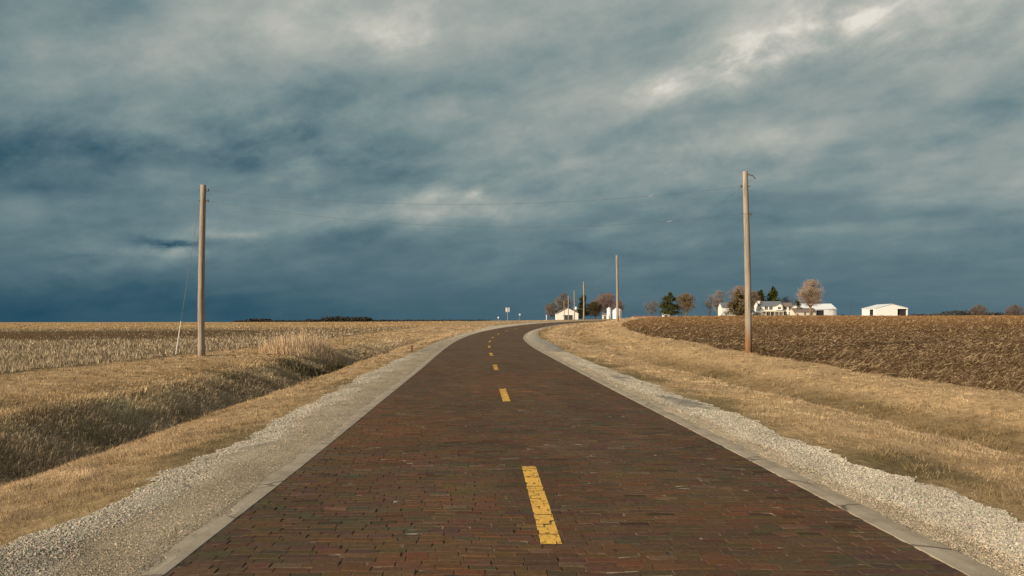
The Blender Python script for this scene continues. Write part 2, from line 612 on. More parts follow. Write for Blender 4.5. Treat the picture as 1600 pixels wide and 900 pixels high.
soilr = C(.095, .053, .025) * (.75 + .5 * nz)
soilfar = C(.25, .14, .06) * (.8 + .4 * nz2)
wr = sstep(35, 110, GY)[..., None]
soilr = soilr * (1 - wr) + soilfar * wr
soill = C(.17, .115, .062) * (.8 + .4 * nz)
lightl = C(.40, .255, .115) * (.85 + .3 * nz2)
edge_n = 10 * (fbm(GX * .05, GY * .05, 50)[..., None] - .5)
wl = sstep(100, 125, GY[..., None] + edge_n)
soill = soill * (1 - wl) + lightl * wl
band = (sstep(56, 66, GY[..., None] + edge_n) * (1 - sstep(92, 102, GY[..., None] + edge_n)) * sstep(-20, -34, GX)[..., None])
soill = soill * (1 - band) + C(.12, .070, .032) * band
gc = np.broadcast_to(straw, S.shape + (3,)).copy()
dm = ((S < -5.9) & (S > -10)) * ditch_fade_left(GY)
gc = gc * (1 - dm[..., None]) + ditchc * dm[..., None]
grn = ((np.abs(S) > 3.5) & (np.abs(S) < 4.6))[..., None]
gno = sstep(.40, .60, fbm(GX * .9, GY * .45, 122, 4))[..., None]
gc = np.where(grn, (C(.18, .13, .065) * gno + C(.34, .235, .12) * (1 - gno)) * (.7 + .6 * nz), gc)
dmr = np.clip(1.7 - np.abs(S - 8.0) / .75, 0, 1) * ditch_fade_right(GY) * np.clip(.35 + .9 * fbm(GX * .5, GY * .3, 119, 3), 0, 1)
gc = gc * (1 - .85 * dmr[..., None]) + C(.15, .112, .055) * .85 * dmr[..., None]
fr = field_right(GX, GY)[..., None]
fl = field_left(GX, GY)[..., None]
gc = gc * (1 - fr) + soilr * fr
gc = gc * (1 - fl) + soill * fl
beyond = (sstep(185, 260, GY) * (GX > -30) * (GX < 400))[..., None]
gc = gc * (1 - .6 * beyond) + C(.24, .19, .09) * .6 * beyond
m_ground, nt, b = mat("ground_soil_and_thatch")
a = nt.new('ShaderNodeAttribute', attribute_name='tint')
co = nt.new('ShaderNodeTexCoord').outputs['Object']
na = nt.noise(nt.mapping(co, scale=(1, .6, 1)), 7, 8, .7)
nb = nt.noise(co, 38, 5, .7)
k = nt.math('MULTIPLY', nt.maprange(na, .3, .7, .55, 1.45, 'LINEAR'), nt.maprange(nb, .3, .7, .75, 1.25, 'LINEAR'))
sc = nt.new('ShaderNodeVectorMath', operation='SCALE')
nt.put(sc.inputs[0], a.outputs['Color'])
nt.put(sc.inputs['Scale'], k)
nt.l.new(sc.outputs[0], b.inputs['Base Color'])
bn = nt.new('ShaderNodeBump')
bn.inputs['Strength'].default_value = .8
bn.inputs['Distance'].default_value = .08
nt.l.new(na, bn.inputs['Height'])
nt.l.new(bn.outputs[0], b.inputs['Normal'])
b.inputs['Roughness'].default_value = .95
b.inputs['Specular IOR Level'].default_value = .05
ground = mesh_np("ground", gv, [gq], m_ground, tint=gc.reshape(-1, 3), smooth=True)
tag(ground, kind='structure')

# ------------------------------------------------------------------ road: individual paving bricks on a sand bed
AY = np.arange(-8, 330, .05)
arc = np.concatenate([[0], np.cumsum(np.hypot(np.diff(AY), np.diff(cx(AY))))])


def road_pt(a, v):
    """arc length, offset to the right -> world point on the crowned road"""
    Y = np.interp(a, arc, AY)
    X = cx(Y)
    c = ct(Y)
    d = (cx(Y + .5) - cx(Y - .5))
    px, py = X + v * c, Y - v * c * d
    z = zprof(Y) / 1.85 * np.interp(np.clip(X / np.maximum(Y, 1), -.9, .9), [-.7, -.3, -.05, 0, .05, .9], [1.0, 1.25, 1.62, 1.78, 1.85, 1.85])
    return px, py, z - .028 * (v / 2.55) ** 2 + .012


HALF = 2.55
ROW = .100
NB = 25
BW = 2 * HALF / NB


def row_wave(v, a):
    return .034 * np.sin(v * 1.6 + a * .33) + .020 * np.sin(v * 4.1 + a * .8) + .008 * np.sin(v * 9.3 + a * 2.1) + .02 * np.sin(a * .21 + v * .7)


rows = int((arc[-1] - 1) / ROW)
v0l, v1l, a0l = [], [], []
for r in range(rows):
    o = .5 if r % 2 else 0
    e = -HALF + (np.arange(NB + 1 + (1 if o else 0)) - o) * BW
    e = np.clip(e, -HALF, HALF)
    jit = np.zeros_like(e)
    jit[1:-1] = RNG.normal(0, .016, len(e) - 2) + RNG.normal(0, .02)
    e = e + jit
    v0l.append(e[:-1])
    v1l.append(e[1:])
    a0l.append(np.full(len(e) - 1, .2 + r * ROW))
bv0, bv1, ba = np.concatenate(v0l), np.concatenate(v1l), np.concatenate(a0l)
nb_ = len(ba)
bY = np.interp(ba, arc, AY)
gapv = RNG.uniform(.0015, .006, nb_)
gapa = RNG.uniform(.0025, .008, nb_)
bv0g, bv1g = bv0 + gapv * .5, bv1 - gapv * .5
ba0 = ba + gapa * .5 + RNG.normal(0, .0025, nb_)
ba1 = ba + ROW - gapa * .5 + RNG.normal(0, .0025, nb_)
zof = np.clip(RNG.normal(0, .0019, nb_), -.0022, .005)
tilt_v, tilt_a = RNG.normal(0, .0018, nb_), RNG.normal(0, .0016, nb_)
# brick colours
bvm = (bv0 + bv1) / 2
patch = .55 * fbm(bvm * .55 + 9, ba * .35, 60, 4) + .45 * fbm(bvm * 1.1, ba * 3.2, 67, 3)
patch2 = .5 * fbm(bvm * 1.4, ba * .22, 64, 3) + .5 * fbm(bvm * 1.6, ba * 2.4, 65, 3)
hue = RNG.random(nb_)
red = np.clip((patch - .46) * 3.0 + (.22 - bY * .008) + RNG.normal(0, .19, nb_), 0, 1)
cr = np.stack([RNG.uniform(.100, .138, nb_), RNG.uniform(.054, .068, nb_), RNG.uniform(.028, .037, nb_)], 1)
cd = np.stack([RNG.uniform(.066, .098, nb_), RNG.uniform(.047, .064, nb_), RNG.uniform(.030, .040, nb_)], 1)
bc = cr * red[:, None] + cd * (1 - red[:, None])
blk = hue < .03
bc[blk] *= .72
pale = hue > .975
bc[pale] = bc[pale] * 1.25 + .008
bc *= (.82 + .62 * patch2)[:, None]
far_w = sstep(14, 50, bY)[:, None]
bc = bc * (1 - far_w) + (bc * .45 + C(.098, .070, .049) * .56) * far_w

CH = .0035
nearb = bY < 150


def brick_corners(sel, inset, dz):
    pts = []
    for (vs, as_) in ((0, 0), (1, 0), (1, 1), (0, 1)):
        v = np.where(vs, bv1g[sel] - inset, bv0g[sel] + inset)
        a_ = np.where(as_, ba1[sel] - inset, ba0[sel] + inset)
        a_ = a_ + row_wave(v, ba[sel])
        x, y, z = road_pt(a_, v)
        z = z + zof[sel] + dz + (tilt_v[sel] * (1 if vs else -1) + tilt_a[sel] * (1 if as_ else -1))
        pts.append(np.stack([x, y, z], 1))
    return np.stack(pts, 1)      # (n,4,3)


n1_ = int(nearb.sum())
top = brick_corners(nearb, CH, 0)
mid = brick_corners(nearb, 0, -.003)
bot = brick_corners(nearb, 0, -.04)
V1 = np.concatenate([top, mid, bot], 1).reshape(-1, 3)
base = np.arange(n1_)[:, None] * 12
fq = [base + np.array([[0, 1, 2, 3]])]
for k in range(4):
    k2 = (k + 1) % 4
    fq.append(base + np.array([[4 + k, 4 + k2, k2, k]]))
    fq.append(base + np.array([[8 + k, 8 + k2, 4 + k2, 4 + k]]))
F1 = np.concatenate(fq)
T1 = np.repeat(bc[nearb], 12, 0)
topf = brick_corners(~nearb, -.001, 0)
V2 = topf.reshape(-1, 3)
F2 = np.arange(len(V2)).reshape(-1, 4) + len(V1)
T2 = np.repeat(bc[~nearb], 4, 0)
# sand bed under the bricks
ab = np.arange(.1, arc[-1] - 1, .4)
vb = np.linspace(-HALF - .02, HALF + .02, 9)
A_, B_ = np.meshgrid(ab, vb, indexing='ij')
x, y, z = road_pt(A_, B_)
V3 = np.stack([x.ravel(), y.ravel(), (z - .0052).ravel()], 1)
i3 = (np.arange(len(ab) - 1)[:, None] * 9 + np.arange(8)[None, :]).ravel()
F3 = np.stack([i3, i3 + 1, i3 + 10, i3 + 9], 1) + len(V1) + len(V2)
sandn = fbm(V3[:, 0] * 3, V3[:, 1] * 3, 70)[:, None]
T3 = C(.085, .062, .042) * (.5 + sandn)
m_bed, nt, b = mat("joint_sand")
co = nt.new('ShaderNodeTexCoord').outputs['Object']
n = nt.noise(co, 9.0, 6, .7)
nf = nt.noise(co, 1.1, 4, .6)
k = nt.math('ADD', n, nt.math('MULTIPLY', nt.math('SUBTRACT', nf, .5), .9))
nt.l.new(nt.ramp(k, [(.38, (.035, .027, .019)), (.50, (.11, .085, .06)), (.60, (.36, .295, .21))]), b.inputs['Base Color'])
b.inputs['Roughness'].default_value = .95
fm = np.concatenate([np.zeros(len(F1) + len(F2), int), np.ones(len(F3), int)])
road = mesh_np("road", np.concatenate([V1, V2, V3]), [F1, F2, F3], [M_brick, m_bed], tint=np.concatenate([T1, T2, T3]), matidx=fm)
tag(road, kind='structure')

# faint dust and scuffs over the bricks are in the brick material: pale film where low-frequency noise peaks
nt = NT(M_brick.node_tree)
b = nt.n['Principled BSDF']
src = b.inputs['Base Color'].links[0].from_socket
co = nt.new('ShaderNodeTexCoord').outputs['Object']
d1 = nt.noise(nt.mapping(co, scale=(.5, 1.0, 1)), .8, 8, .72, .6)
d2 = nt.noise(co, 55, 4, .7)
dust = nt.math('MULTIPLY', nt.maprange(d1, .54, .74, 0, .24), nt.maprange(d2, .35, .7, .2, 1.0))
nt.l.new(nt.mix(dust, src, (.26, .21, .155, 1)), b.inputs['Base Color'])

# ---- painted dashes: each lies on the tops of the bricks below it
m_paint, nt, b = mat("worn_yellow_paint")
co = nt.new('ShaderNodeTexCoord').outputs['Object']
w1 = nt.noise(co, 30, 6, .75)
w2 = nt.noise(co, 4, 3, .6)
nt.l.new(nt.mix(nt.maprange(w1, .35, .75), (.76, .43, .075, 1), (.52, .29, .06, 1)), b.inputs['Base Color'])
b.inputs['Roughness'].default_value = .7
tr = nt.new('ShaderNodeBsdfTransparent')
mx = nt.new('ShaderNodeMixShader')
nt.l.new(nt.maprange(nt.math('ADD', w1, nt.math('MULTIPLY', w2, .5)), .82, .90), mx.inputs[0])
nt.l.new(b.outputs[0], mx.inputs[1])
nt.l.new(tr.outputs[0], mx.inputs[2])
nt.l.new(mx.outputs[0], nt.n['Material Output'].inputs[0])
arc_of = lambda Y: float(np.interp(Y, AY, arc))
dash0 = arc_of(5.68)
for k in range(13):
    s0 = dash0 + 10.09 * k
    s1 = s0 + 3.05
    vc = -.045
    sel = (ba + ROW > s0 - .05) & (ba < s1 + .05) & (bv1 > vc - .078) & (bv0 < vc + .078)
    idx = np.nonzero(sel)[0]
    vv, ff = [], []
    for i in idx:
        wv = float(row_wave(vc, ba[i]))
        jl, jr = random.gauss(0, .0015), random.gauss(0, .0015)
        l, r_ = max(bv0g[i] + .001, vc - .076 + jl), min(bv1g[i] - .001, vc + .076 + jr)
        q0, q1 = max(ba0[i] + .001, s0 - wv), min(ba1[i] - .001, s1 - wv)
        if r_ - l < .006 or q1 - q0 < .006:
            continue
        o = len(vv)
        for (v, a_, sv, sa) in ((l, q0, -1, -1), (r_, q0, 1, -1), (r_, q1, 1, 1), (l, q1, -1, 1)):
            x, y, z = road_pt(a_ + row_wave(v, ba[i]), v)
            fv = 2 * (v - bv0g[i]) / (bv1g[i] - bv0g[i]) - 1
            fa = 2 * (a_ - ba0[i]) / (ba1[i] - ba0[i]) - 1
            vv.append((x, y, z + zof[i] + tilt_v[i] * fv + tilt_a[i] * fa + .0016))
        ff.append((o, o + 1, o + 2, o + 3))
    if not vv:
        continue
    me = bpy.data.meshes.new("lane_marking")
    me.from_pydata([tuple(map(float, p)) for p in vv], [], ff)
    tag(link("lane_marking", me, m_paint), kind='structure')

# ---- concrete edging on both sides
m_conc, nt, b = mat("worn_concrete")
co = nt.new('ShaderNodeTexCoord').outputs['Object']
n1c = nt.noise(co, 2.2, 8, .68)
n2c = nt.noise(co, 60, 4, .7)
c = nt.ramp(n1c, [(.28, (.24, .19, .135)), (.5, (.37, .305, .22)), (.72, (.44, .37, .28))])
c = nt.mix(nt.maprange(n2c, .3, .7, .25, 0, 'LINEAR'), c, (.16, .13, .10, 1))
n4c = nt.noise(co, .8, 6, .7)
c = nt.mix(nt.maprange(n4c, .55, .68, 0, .5), c, (.17, .135, .095, 1))
vc_ = nt.new('ShaderNodeTexVoronoi', feature='DISTANCE_TO_EDGE')
vc_.inputs['Scale'].default_value = .75
nt.l.new(co, vc_.inputs['Vector'])
c = nt.mix(nt.maprange(vc_.outputs['Distance'], .012, .004, 0, .8), c, (.07, .055, .04, 1))
nt.l.new(c, b.inputs['Base Color'])
bn = nt.new('ShaderNodeBump')
bn.inputs['Strength'].default_value = .4
bn.inputs['Distance'].default_value = .01
nt.l.new(n2c, bn.inputs['Height'])
nt.l.new(bn.outputs[0], b.inputs['Normal'])
for side in (-1, 1):
    aa = np.concatenate([np.arange(.2, 60, .09), np.arange(60, arc[-1] - 2, .5)])
    inner = HALF + .006 + .008 * (fbm(aa * 3, aa * 0 + side, 80) - .5)
    outer = HALF + (.215 if side < 0 else .25) + .15 * (fbm(aa * 1.1, aa * 0 + 5 * side, 82, 5) - .5)
    brk = (vnoise(aa * 2.3, aa * 0 + side * 9, 84) > .80)
    outer = outer - brk * .06
    rings = []
    crack = .006 * (fbm(aa * 2.0, aa * 0 + side, 88) - .5)
    for v, dz in ((inner, -.03), (inner + .004, .004), ((inner + outer) / 2, .010), (outer - .012, .006), (outer, -.05)):
        x, y, z = road_pt(aa, side * v)
        rings.append(np.stack([x, y, z + dz + crack], 1))
    R = np.stack(rings, 1)
    n = len(aa)
    i = (np.arange(n - 1)[:, None] * 5 + np.arange(4)[None, :]).ravel()
    q = np.stack([i, i + 1, i + 6, i + 5], 1)
    if side < 0:
        q = q[:, ::-1]
    o = mesh_np("concrete_edging", R.reshape(-1, 3), [q], m_conc)
    tag(o, kind='structure')


# ---- gravel shoulders: a sheet each, with loose crushed stone on top
def gravel_outer(a, side):
    Y = np.interp(a, arc, AY)
    if side < 0:
        w = np.interp(Y, [0, 15, 25, 40, 70, 90, 105, 120, 170, 300], [3.85, 3.9, 4.15, 3.9, 3.9, 4.4, 6, 9, 10, 8])
    else:
        w = np.interp(Y, [0, 30, 42, 48, 60, 75, 90, 105, 300], [3.78, 3.78, 3.9, 4.3, 4.4, 3.9, 3.5, 3.2, 3.2])
    w = w + .40 * (fbm(a * .9, a * 0 + 3 * side, 90, 5) - .5) + .16 * (vnoise(a * 5, a * 0 + side, 93) - .5)
    return w


m_grav, nt, b = mat("gravel_bed")
co = nt.new('ShaderNodeTexCoord').outputs['Object']
vo = nt.new('ShaderNodeTexVoronoi')
vo.inputs['Scale'].default_value = 85
nt.l.new(co, vo.inputs['Vector'])
at = nt.new('ShaderNodeAttribute', attribute_name='tint')
sv = nt.new('ShaderNodeSeparateColor')
nt.l.new(vo.outputs['Color'], sv.inputs[0])
big = nt.noise(nt.mapping(co, scale=(1, .5, 1)), 2.0, 6, .65)
k = nt.math('MULTIPLY', nt.maprange(sv.outputs[0], 0, 1, .5, 1.45, 'LINEAR'), nt.maprange(big, .3, .7, .62, 1.22, 'LINEAR'))
k = nt.math('MULTIPLY', k, nt.maprange(vo.outputs['Distance'], .0, .75, 1.1, .55, 'LINEAR'))
sc = nt.new('ShaderNodeVectorMath', operation='SCALE')
nt.put(sc.inputs[0], at.outputs['Color'])
nt.put(sc.inputs['Scale'], k)
nt.l.new(sc.outputs[0], b.inputs['Base Color'])
bn = nt.new('ShaderNodeBump', invert=True)
bn.inputs['Strength'].default_value = .6
bn.inputs['Distance'].default_value = .01
nt.l.new(vo.outputs['Distance'], bn.inputs['Height'])
nt.l.new(bn.outputs[0], b.inputs['Normal'])
b.inputs['Roughness'].default_value = .95


def gtint(v, wmax, a, side):
    """sandy and compact beside the concrete, pale loose limestone further out"""
    f = np.clip((v - 2.8) / (wmax - 2.8), 0, 1)
    n_ = fbm(a * .8, v * 2, 95 + side, 4)
    loose = sstep(.38, .62, f + .5 * (n_ - .5) + (.34 if side > 0 else 0))
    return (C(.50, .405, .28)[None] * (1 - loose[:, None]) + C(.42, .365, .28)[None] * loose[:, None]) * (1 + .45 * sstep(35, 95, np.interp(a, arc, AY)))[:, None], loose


for side in (-1, 1):
    aa = np.concatenate([np.arange(.2, 70, .12), np.arange(70, arc[-1] - 2, .6)])
    wo = gravel_outer(aa, side)
    NS = 9
    fr_ = np.linspace(0, 1, NS)
    P, T = [], []
    for f in fr_:
        v = 2.62 + (wo - 2.62) * f
        x, y, zr = road_pt(aa, side * v)
        zz_ = G(x, y)
        x2, y2, zin = road_pt(aa, side * np.full_like(aa, 2.62))
        h = .012 * (1 - f) + .012 * np.sin(f * math.pi) - (.05 if f == 1 else 0) + .02 * (fbm(x * 4, y * 4, 99) - .5) * (0.2 + .8 * f)
        h = h + (fbm(x * .9, y * .5, 101, 3) - .5) * .05 * math.sin(math.pi * f)
        wz = max(0.0, 1 - f * 2)
        z = (zin - .012) * wz + (zz_ + .012 + h) * (1 - wz)
        P.append(np.stack([x, y, z], 1))
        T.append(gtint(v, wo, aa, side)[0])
    P, T = np.stack(P, 1), np.stack(T, 1)
    n = len(aa)
    i = (np.arange(n - 1)[:, None] * NS + np.arange(NS - 1)[None, :]).ravel()
    q = np.stack([i, i + 1, i + NS + 1, i + NS], 1)
    if side < 0:
        q = q[:, ::-1]
    tag(mesh_np("gravel_shoulder", P.reshape(-1, 3), [q], m_grav, tint=T.reshape(-1, 3), smooth=True), kind='structure')


def ypow(n, y0, y1, p):
    u = RNG.random(n)
    if abs(p - 1) < 1e-6:
        return y0 * (y1 / y0) ** u
    e = 1 - p
    return (y0 ** e + u * (y1 ** e - y0 ** e)) ** (1 / e)


def in_view(X, Y, m=1.5):
    return np.abs(X) < .665 * Y + m + .06 * Y


# loose stones
OCT = np.array([(1, 0, 0), (-1, 0, 0), (0, 1, 0), (0, -1, 0), (0, 0, 1), (0, 0, -1)], float)
OF = np.array([(0, 2, 4), (2, 1, 4), (1, 3, 4), (3, 0, 4), (2, 0, 5), (1, 2, 5), (3, 1, 5), (0, 3, 5)])
PV, PT = [], []
for side in (-1, 1):
    n = 260000
    Y = ypow(n, 3.4, 40, 1.7)
    a_ = np.interp(Y, AY, arc)
    wo = gravel_outer(a_, side)
    f = RNG.random(n) ** (.85 if side < 0 else 1.0)
    v = 2.72 + (wo + .02 - 2.72) * f + RNG.exponential(.10, n) * (RNG.random(n) < .12)
    X, Yw, _ = road_pt(a_, side * v)
    tint_, loose = gtint(v, wo, a_, side)
    keep = in_view(X, Yw) & (RNG.random(n) < (.62 + .38 * loose) * (.35 + 1.2 * fbm(X * 2.2, Yw * 2.2, 107, 3)))
    X, Yw, v, loose, tint_, wk = X[keep], Yw[keep], v[keep], loose[keep], tint_[keep], wo[keep]
    n = len(X)
    r = np.exp(RNG.normal(math.log(.0029), .5, n)) * (.65 + .75 * loose) * (1 + Yw * .028)
    r = np.clip(r, .002, .017)
    ff_ = np.clip((v - 2.78) / (wk - 2.78), 0, 1)
    z = G(X, Yw) + .012 + .012 * (1 - ff_) + .012 * np.sin(ff_ * math.pi) - .02 * (v > wk)
    sh = OCT[None] * r[:, None, None] * RNG.uniform(.55, 1.3, (n, 6, 1)) + RNG.normal(0, .22, (n, 6, 3)) * r[:, None, None]
    sh[:, :, 2] *= .7
    th = RNG.uniform(0, 6.283, n)
    c_, s_ = np.cos(th)[:, None], np.sin(th)[:, None]
    px = sh[:, :, 0] * c_ - sh[:, :, 1] * s_ + X[:, None]
    py = sh[:, :, 0] * s_ + sh[:, :, 1] * c_ + Yw[:, None]
    pz = sh[:, :, 2] + (z + r * .2)[:, None]
    PV.append(np.stack([px, py, pz], 2).reshape(-1, 3))
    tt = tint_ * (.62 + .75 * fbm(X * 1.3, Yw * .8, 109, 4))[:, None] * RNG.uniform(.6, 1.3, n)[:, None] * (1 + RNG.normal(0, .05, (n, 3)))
    PT.append(np.repeat(tt, 6, 0))
PV, PT = np.concatenate(PV), np.concatenate(PT)
ns = len(PV) // 6
o = mesh_np("loose_gravel", PV, [(OF[None] + np.arange(ns)[:, None, None] * 6).reshape(-1, 3)], M_stone, tint=PT)
tag(o, "pale crushed limestone lying loose along both road shoulders", None, None, 'stuff')


# ------------------------------------------------------------------ grass
def blades(name, X, Y, h, w, lean, leandir, c, m=M_grass, bend=False, z=None, label=None, kind='stuff', seg2=.55):
    n = len(X)
    z = G(X, Y) - .01 if z is None else z
    yaw = RNG.uniform(0, math.pi, n)
    bx, by = np.cos(yaw) * w * .5, np.sin(yaw) * w * .5
    lx, ly = np.cos(leandir) * lean * h, np.sin(leandir) * lean * h
    hz = h * np.sqrt(np.clip(1 - np.minimum(lean, .97) ** 2, .05, 1))
    B0 = np.stack([X - bx, Y - by, z], 1)
    B1 = np.stack([X + bx, Y + by, z], 1)
    if not bend:
        tip = np.stack([X + lx, Y + ly, z + hz], 1)
        V = np.stack([B0, B1, tip], 1).reshape(-1, 3)
        Fb = [np.arange(n * 3).reshape(-1, 3)]
        T = np.repeat(c, 3, 0)
    else:
        mx_, my_ = X + lx * .35, Y + ly * .35
        mz = z + hz * .72
        M0 = np.stack([mx_ - bx * .7, my_ - by * .7, mz], 1)
        M1 = np.stack([mx_ + bx * .7, my_ + by * .7, mz], 1)
        tip = np.stack([X + lx, Y + ly, z + hz * RNG.uniform(.55, 1.0, n)], 1)
        V = np.stack([B0, B1, M1, M0, tip], 1).reshape(-1, 3)
        bq = np.arange(n)[:, None] * 5
        Fb = [bq + np.array([[0, 1, 2, 3]]), bq + np.array([[3, 2, 4]])]
        T = np.repeat(c, 5, 0)
    return V, Fb, T


def merge(parts):
    Vs, Fs, Ts, o_ = [], [], [], 0
    for V, Fb, T in parts:
        Vs.append(V)
        Ts.append(T)
        Fs += [f + o_ for f in Fb]
        o_ += len(V)
    return np.concatenate(Vs), Fs, np.concatenate(Ts)


def strip(n, s0, s1, y0, y1, p, powr=1.0):
    Y = ypow(n, y0, y1, p)
    s = s0 + (s1 - s0) * RNG.random(n) ** powr
    c = ct(Y)
    d = (cx(Y + .5) - cx(Y - .5))
    X, Yw = cx(Y) + s * c, Y - s * c * d
    k = in_view(X, Yw) & (Yw > 3)
    return X[k], Yw[k], s[k]


def straw_col(X, Y, s, green_s=None):
    n = len(X)
    p = fbm(X * .7, Y * .7, 110, 3)
    p2 = fbm(X * .15, Y * .2, 114, 3)
    p3 = fbm(X * 3.1, Y * 1.6, 118, 3)
    c = C(.61, .44, .265)[None] * (.12 + .50 * p + .40 * (p2 - .2) + 1.25 * p3 ** 1.6)[:, None] * RNG.uniform(.7, 1.25, n)[:, None]
    c = c * (1 + RNG.normal(0, .04, (n, 3)))
    if green_s is not None:
        g = np.clip(1 - np.abs(np.abs(s) - green_s) / .62, 0, 1) * (fbm(X * 1.2, Y * 1.2, 117, 3) * 1.6) * np.where(s < 0, .75, 1.1) * sstep(.36, .54, fbm(X * .9, Y * .45, 122, 4))
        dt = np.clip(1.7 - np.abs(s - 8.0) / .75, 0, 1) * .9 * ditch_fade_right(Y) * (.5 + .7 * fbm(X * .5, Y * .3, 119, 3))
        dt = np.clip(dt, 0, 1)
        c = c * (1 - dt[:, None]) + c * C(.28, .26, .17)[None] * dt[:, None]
        g = np.clip(g, 0, 1)[:, None]
        gcol = np.stack([RNG.uniform(.16, .30, n), RNG.uniform(.13, .21, n), RNG.uniform(.045, .075, n)], 1)
        c = c * (1 - g) + gcol * g
    return np.clip(c, .01, .9)


parts = []
zones = [  # n, s0, s1, y0, y1, pdf power, height, lean
    (210000, -6.1, -3.75, 4.0, 75, 1.75, .040, None),
    (150000, -15.4, -8.9, 13, 110, 1.6, .046, None),
    (150000, 3.65, 6.2, 4.0, 80, 1.75, .042, None),
    (200000, 6.2, 12.2, 7, 110, 1.6, .044, None),
    (40000, -12, -4, 70, 160, 1.2, .07, None),
    (50000, 3.3, 14, 70, 150, 1.2, .07, None),
]
for (n, s0, s1, y0, y1, p, hh, _) in zones:
    X, Y, s = strip(n, s0, s1, y0, y1, p)
    a_ = np.interp(Y, AY, arc)
    wo = np.where(s < 0, gravel_outer(a_, -1), gravel_outer(a_, 1))
    k = (np.abs(s) > wo - .05 - .75 * (RNG.random(len(s)) ** 2.2) * (fbm(X * 1.5, Y * 1.5, 128, 3) > .44)) & (field_right(X + .0, Y) < .5) & (field_left(X, Y) < .5)
    X, Y, s = X[k], Y[k], s[k]
    n = len(X)
    clump = fbm(X * 2.6, Y * 2.6, 120, 3)
    edge = np.clip((np.abs(s) - 3.6) / .8, .35, 1) if s0 in (-6.1, 3.65) else 1.0
    h = hh * (.35 + 2.0 * clump ** 2.2) * (RNG.uniform(.5, 1.3, n) + .9 * (RNG.random(n) < .04)) * (1 + .8 * np.exp(-((s - 7.9) / .7) ** 2)) * edge * (1 + .004 * Y)
    w = np.maximum(.0040, .00075 * Y) * RNG.uniform(.7, 1.3, n)
    lean = np.clip(RNG.uniform(.25, 1.15, n), 0, .97)
    ld = fbm(X * .8, Y * .8, 125, 3) * 9 + RNG.normal(0, .9, n)
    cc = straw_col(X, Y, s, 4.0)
    parts.append(blades("g", X, Y, h, w, lean, ld, cc))
for (nt_, s0, s1, y0, y1) in ((420, -5.9, -4.0, 4.5, 60), (900, -15, -10, 14, 90), (380, 4.0, 6.3, 4.5, 60), (1100, 6.4, 12, 8, 90)):
    X0, Y0, s_0 = strip(nt_, s0, s1, y0, y1, 1.5)
    m_ = 16
    X = np.repeat(X0, m_) + RNG.normal(0, .06, len(X0) * m_)
    Y = np.repeat(Y0, m_) + RNG.normal(0, .06, len(X0) * m_)
    n = len(X)
    hh0 = np.repeat(RNG.uniform(.05, .15, len(X0)), m_)
    tc0 = np.repeat(RNG.random(len(X0)), m_)[:, None]
    cc = (C(.20, .15, .07)[None] * (1 - tc0) + C(.52, .37, .20)[None] * tc0) * RNG.uniform(.6, 1.3, n)[:, None]
    k = (field_right(X, Y) < .5) & (field_left(X, Y) < .5)
    parts.append(blades("g", X[k], Y[k], (hh0 * RNG.uniform(.5, 1.2, n))[k], (np.maximum(.0045, .0008 * Y) * RNG.uniform(.7, 1.3, n))[k],
                        RNG.uniform(.2, .95, n)[k], RNG.uniform(0, 6.28, n)[k], cc[k]))
V, Fb, T = merge(parts)
o = mesh_np("verge_grass", V, Fb, M_grass, tint=T)
tag(o, "short golden dry grass on the mown verges on both sides of the road", None, None, 'stuff')

# long matted grass in the left ditch
parts = []
X, Y, s = strip(300000, -10.6, -6.3, 7.0, 72, 1.4)
n = len(X)
k = RNG.random(n) < np.clip(ditch_fade_left(Y) + .15, 0, 1) * np.interp(-s, [6.3, 6.7, 9.2, 10.5], [.6, 1, 1, .2])
X, Y, s = X[k], Y[k], s[k]
n = len(X)
cl = fbm(X * .9, Y * .9, 130, 4)
h = (.07 + .26 * cl) * RNG.uniform(.6, 1.3, n) * np.interp(-s, [6.3, 7.0, 8.7, 10.5], [.7, 1.0, .9, .3])
w = np.maximum(.0038, .00062 * Y) * RNG.uniform(.7, 1.3, n)
lean = np.clip(np.where(RNG.random(n) < .7, .80 + .3 * fbm(X * .5, Y * .5, 133, 3) + RNG.normal(0, .08, n), RNG.uniform(.3, .9, n)), .1, .985)
ld = (fbm(X * .35, Y * .35, 136, 3) - .5) * 6 + RNG.normal(0, .9, n) + .2
p = fbm(X * .5, Y * .5, 139, 4)
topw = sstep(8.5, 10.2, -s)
cc = (C(.55, .42, .26)[None] * (1 - topw[:, None]) + C(.46, .32, .165)[None] * topw[:, None]) * (.25 + 1.0 * p + .5 * fbm(X * 2.5, Y * 2.5, 141, 3))[:, None] * np.interp(-s, [6.3, 7.1, 7.8, 8.9], [.4, .6, .95, 1.1])[:, None] * RNG.uniform(.6, 1.35, n)[:, None]  # shadow at the ditch bottom and lit golden top edge put into blade colours
parts.append(blades("d", X, Y, h, w, lean, ld, np.clip(cc, .01, .8), bend=True))
V, Fb, T = merge(parts)
o = mesh_np("ditch_grass", V, Fb, M_grass, tint=T)
tag(o, "long matted grey brown grass filling the roadside ditch on the left", None, None, 'stuff')

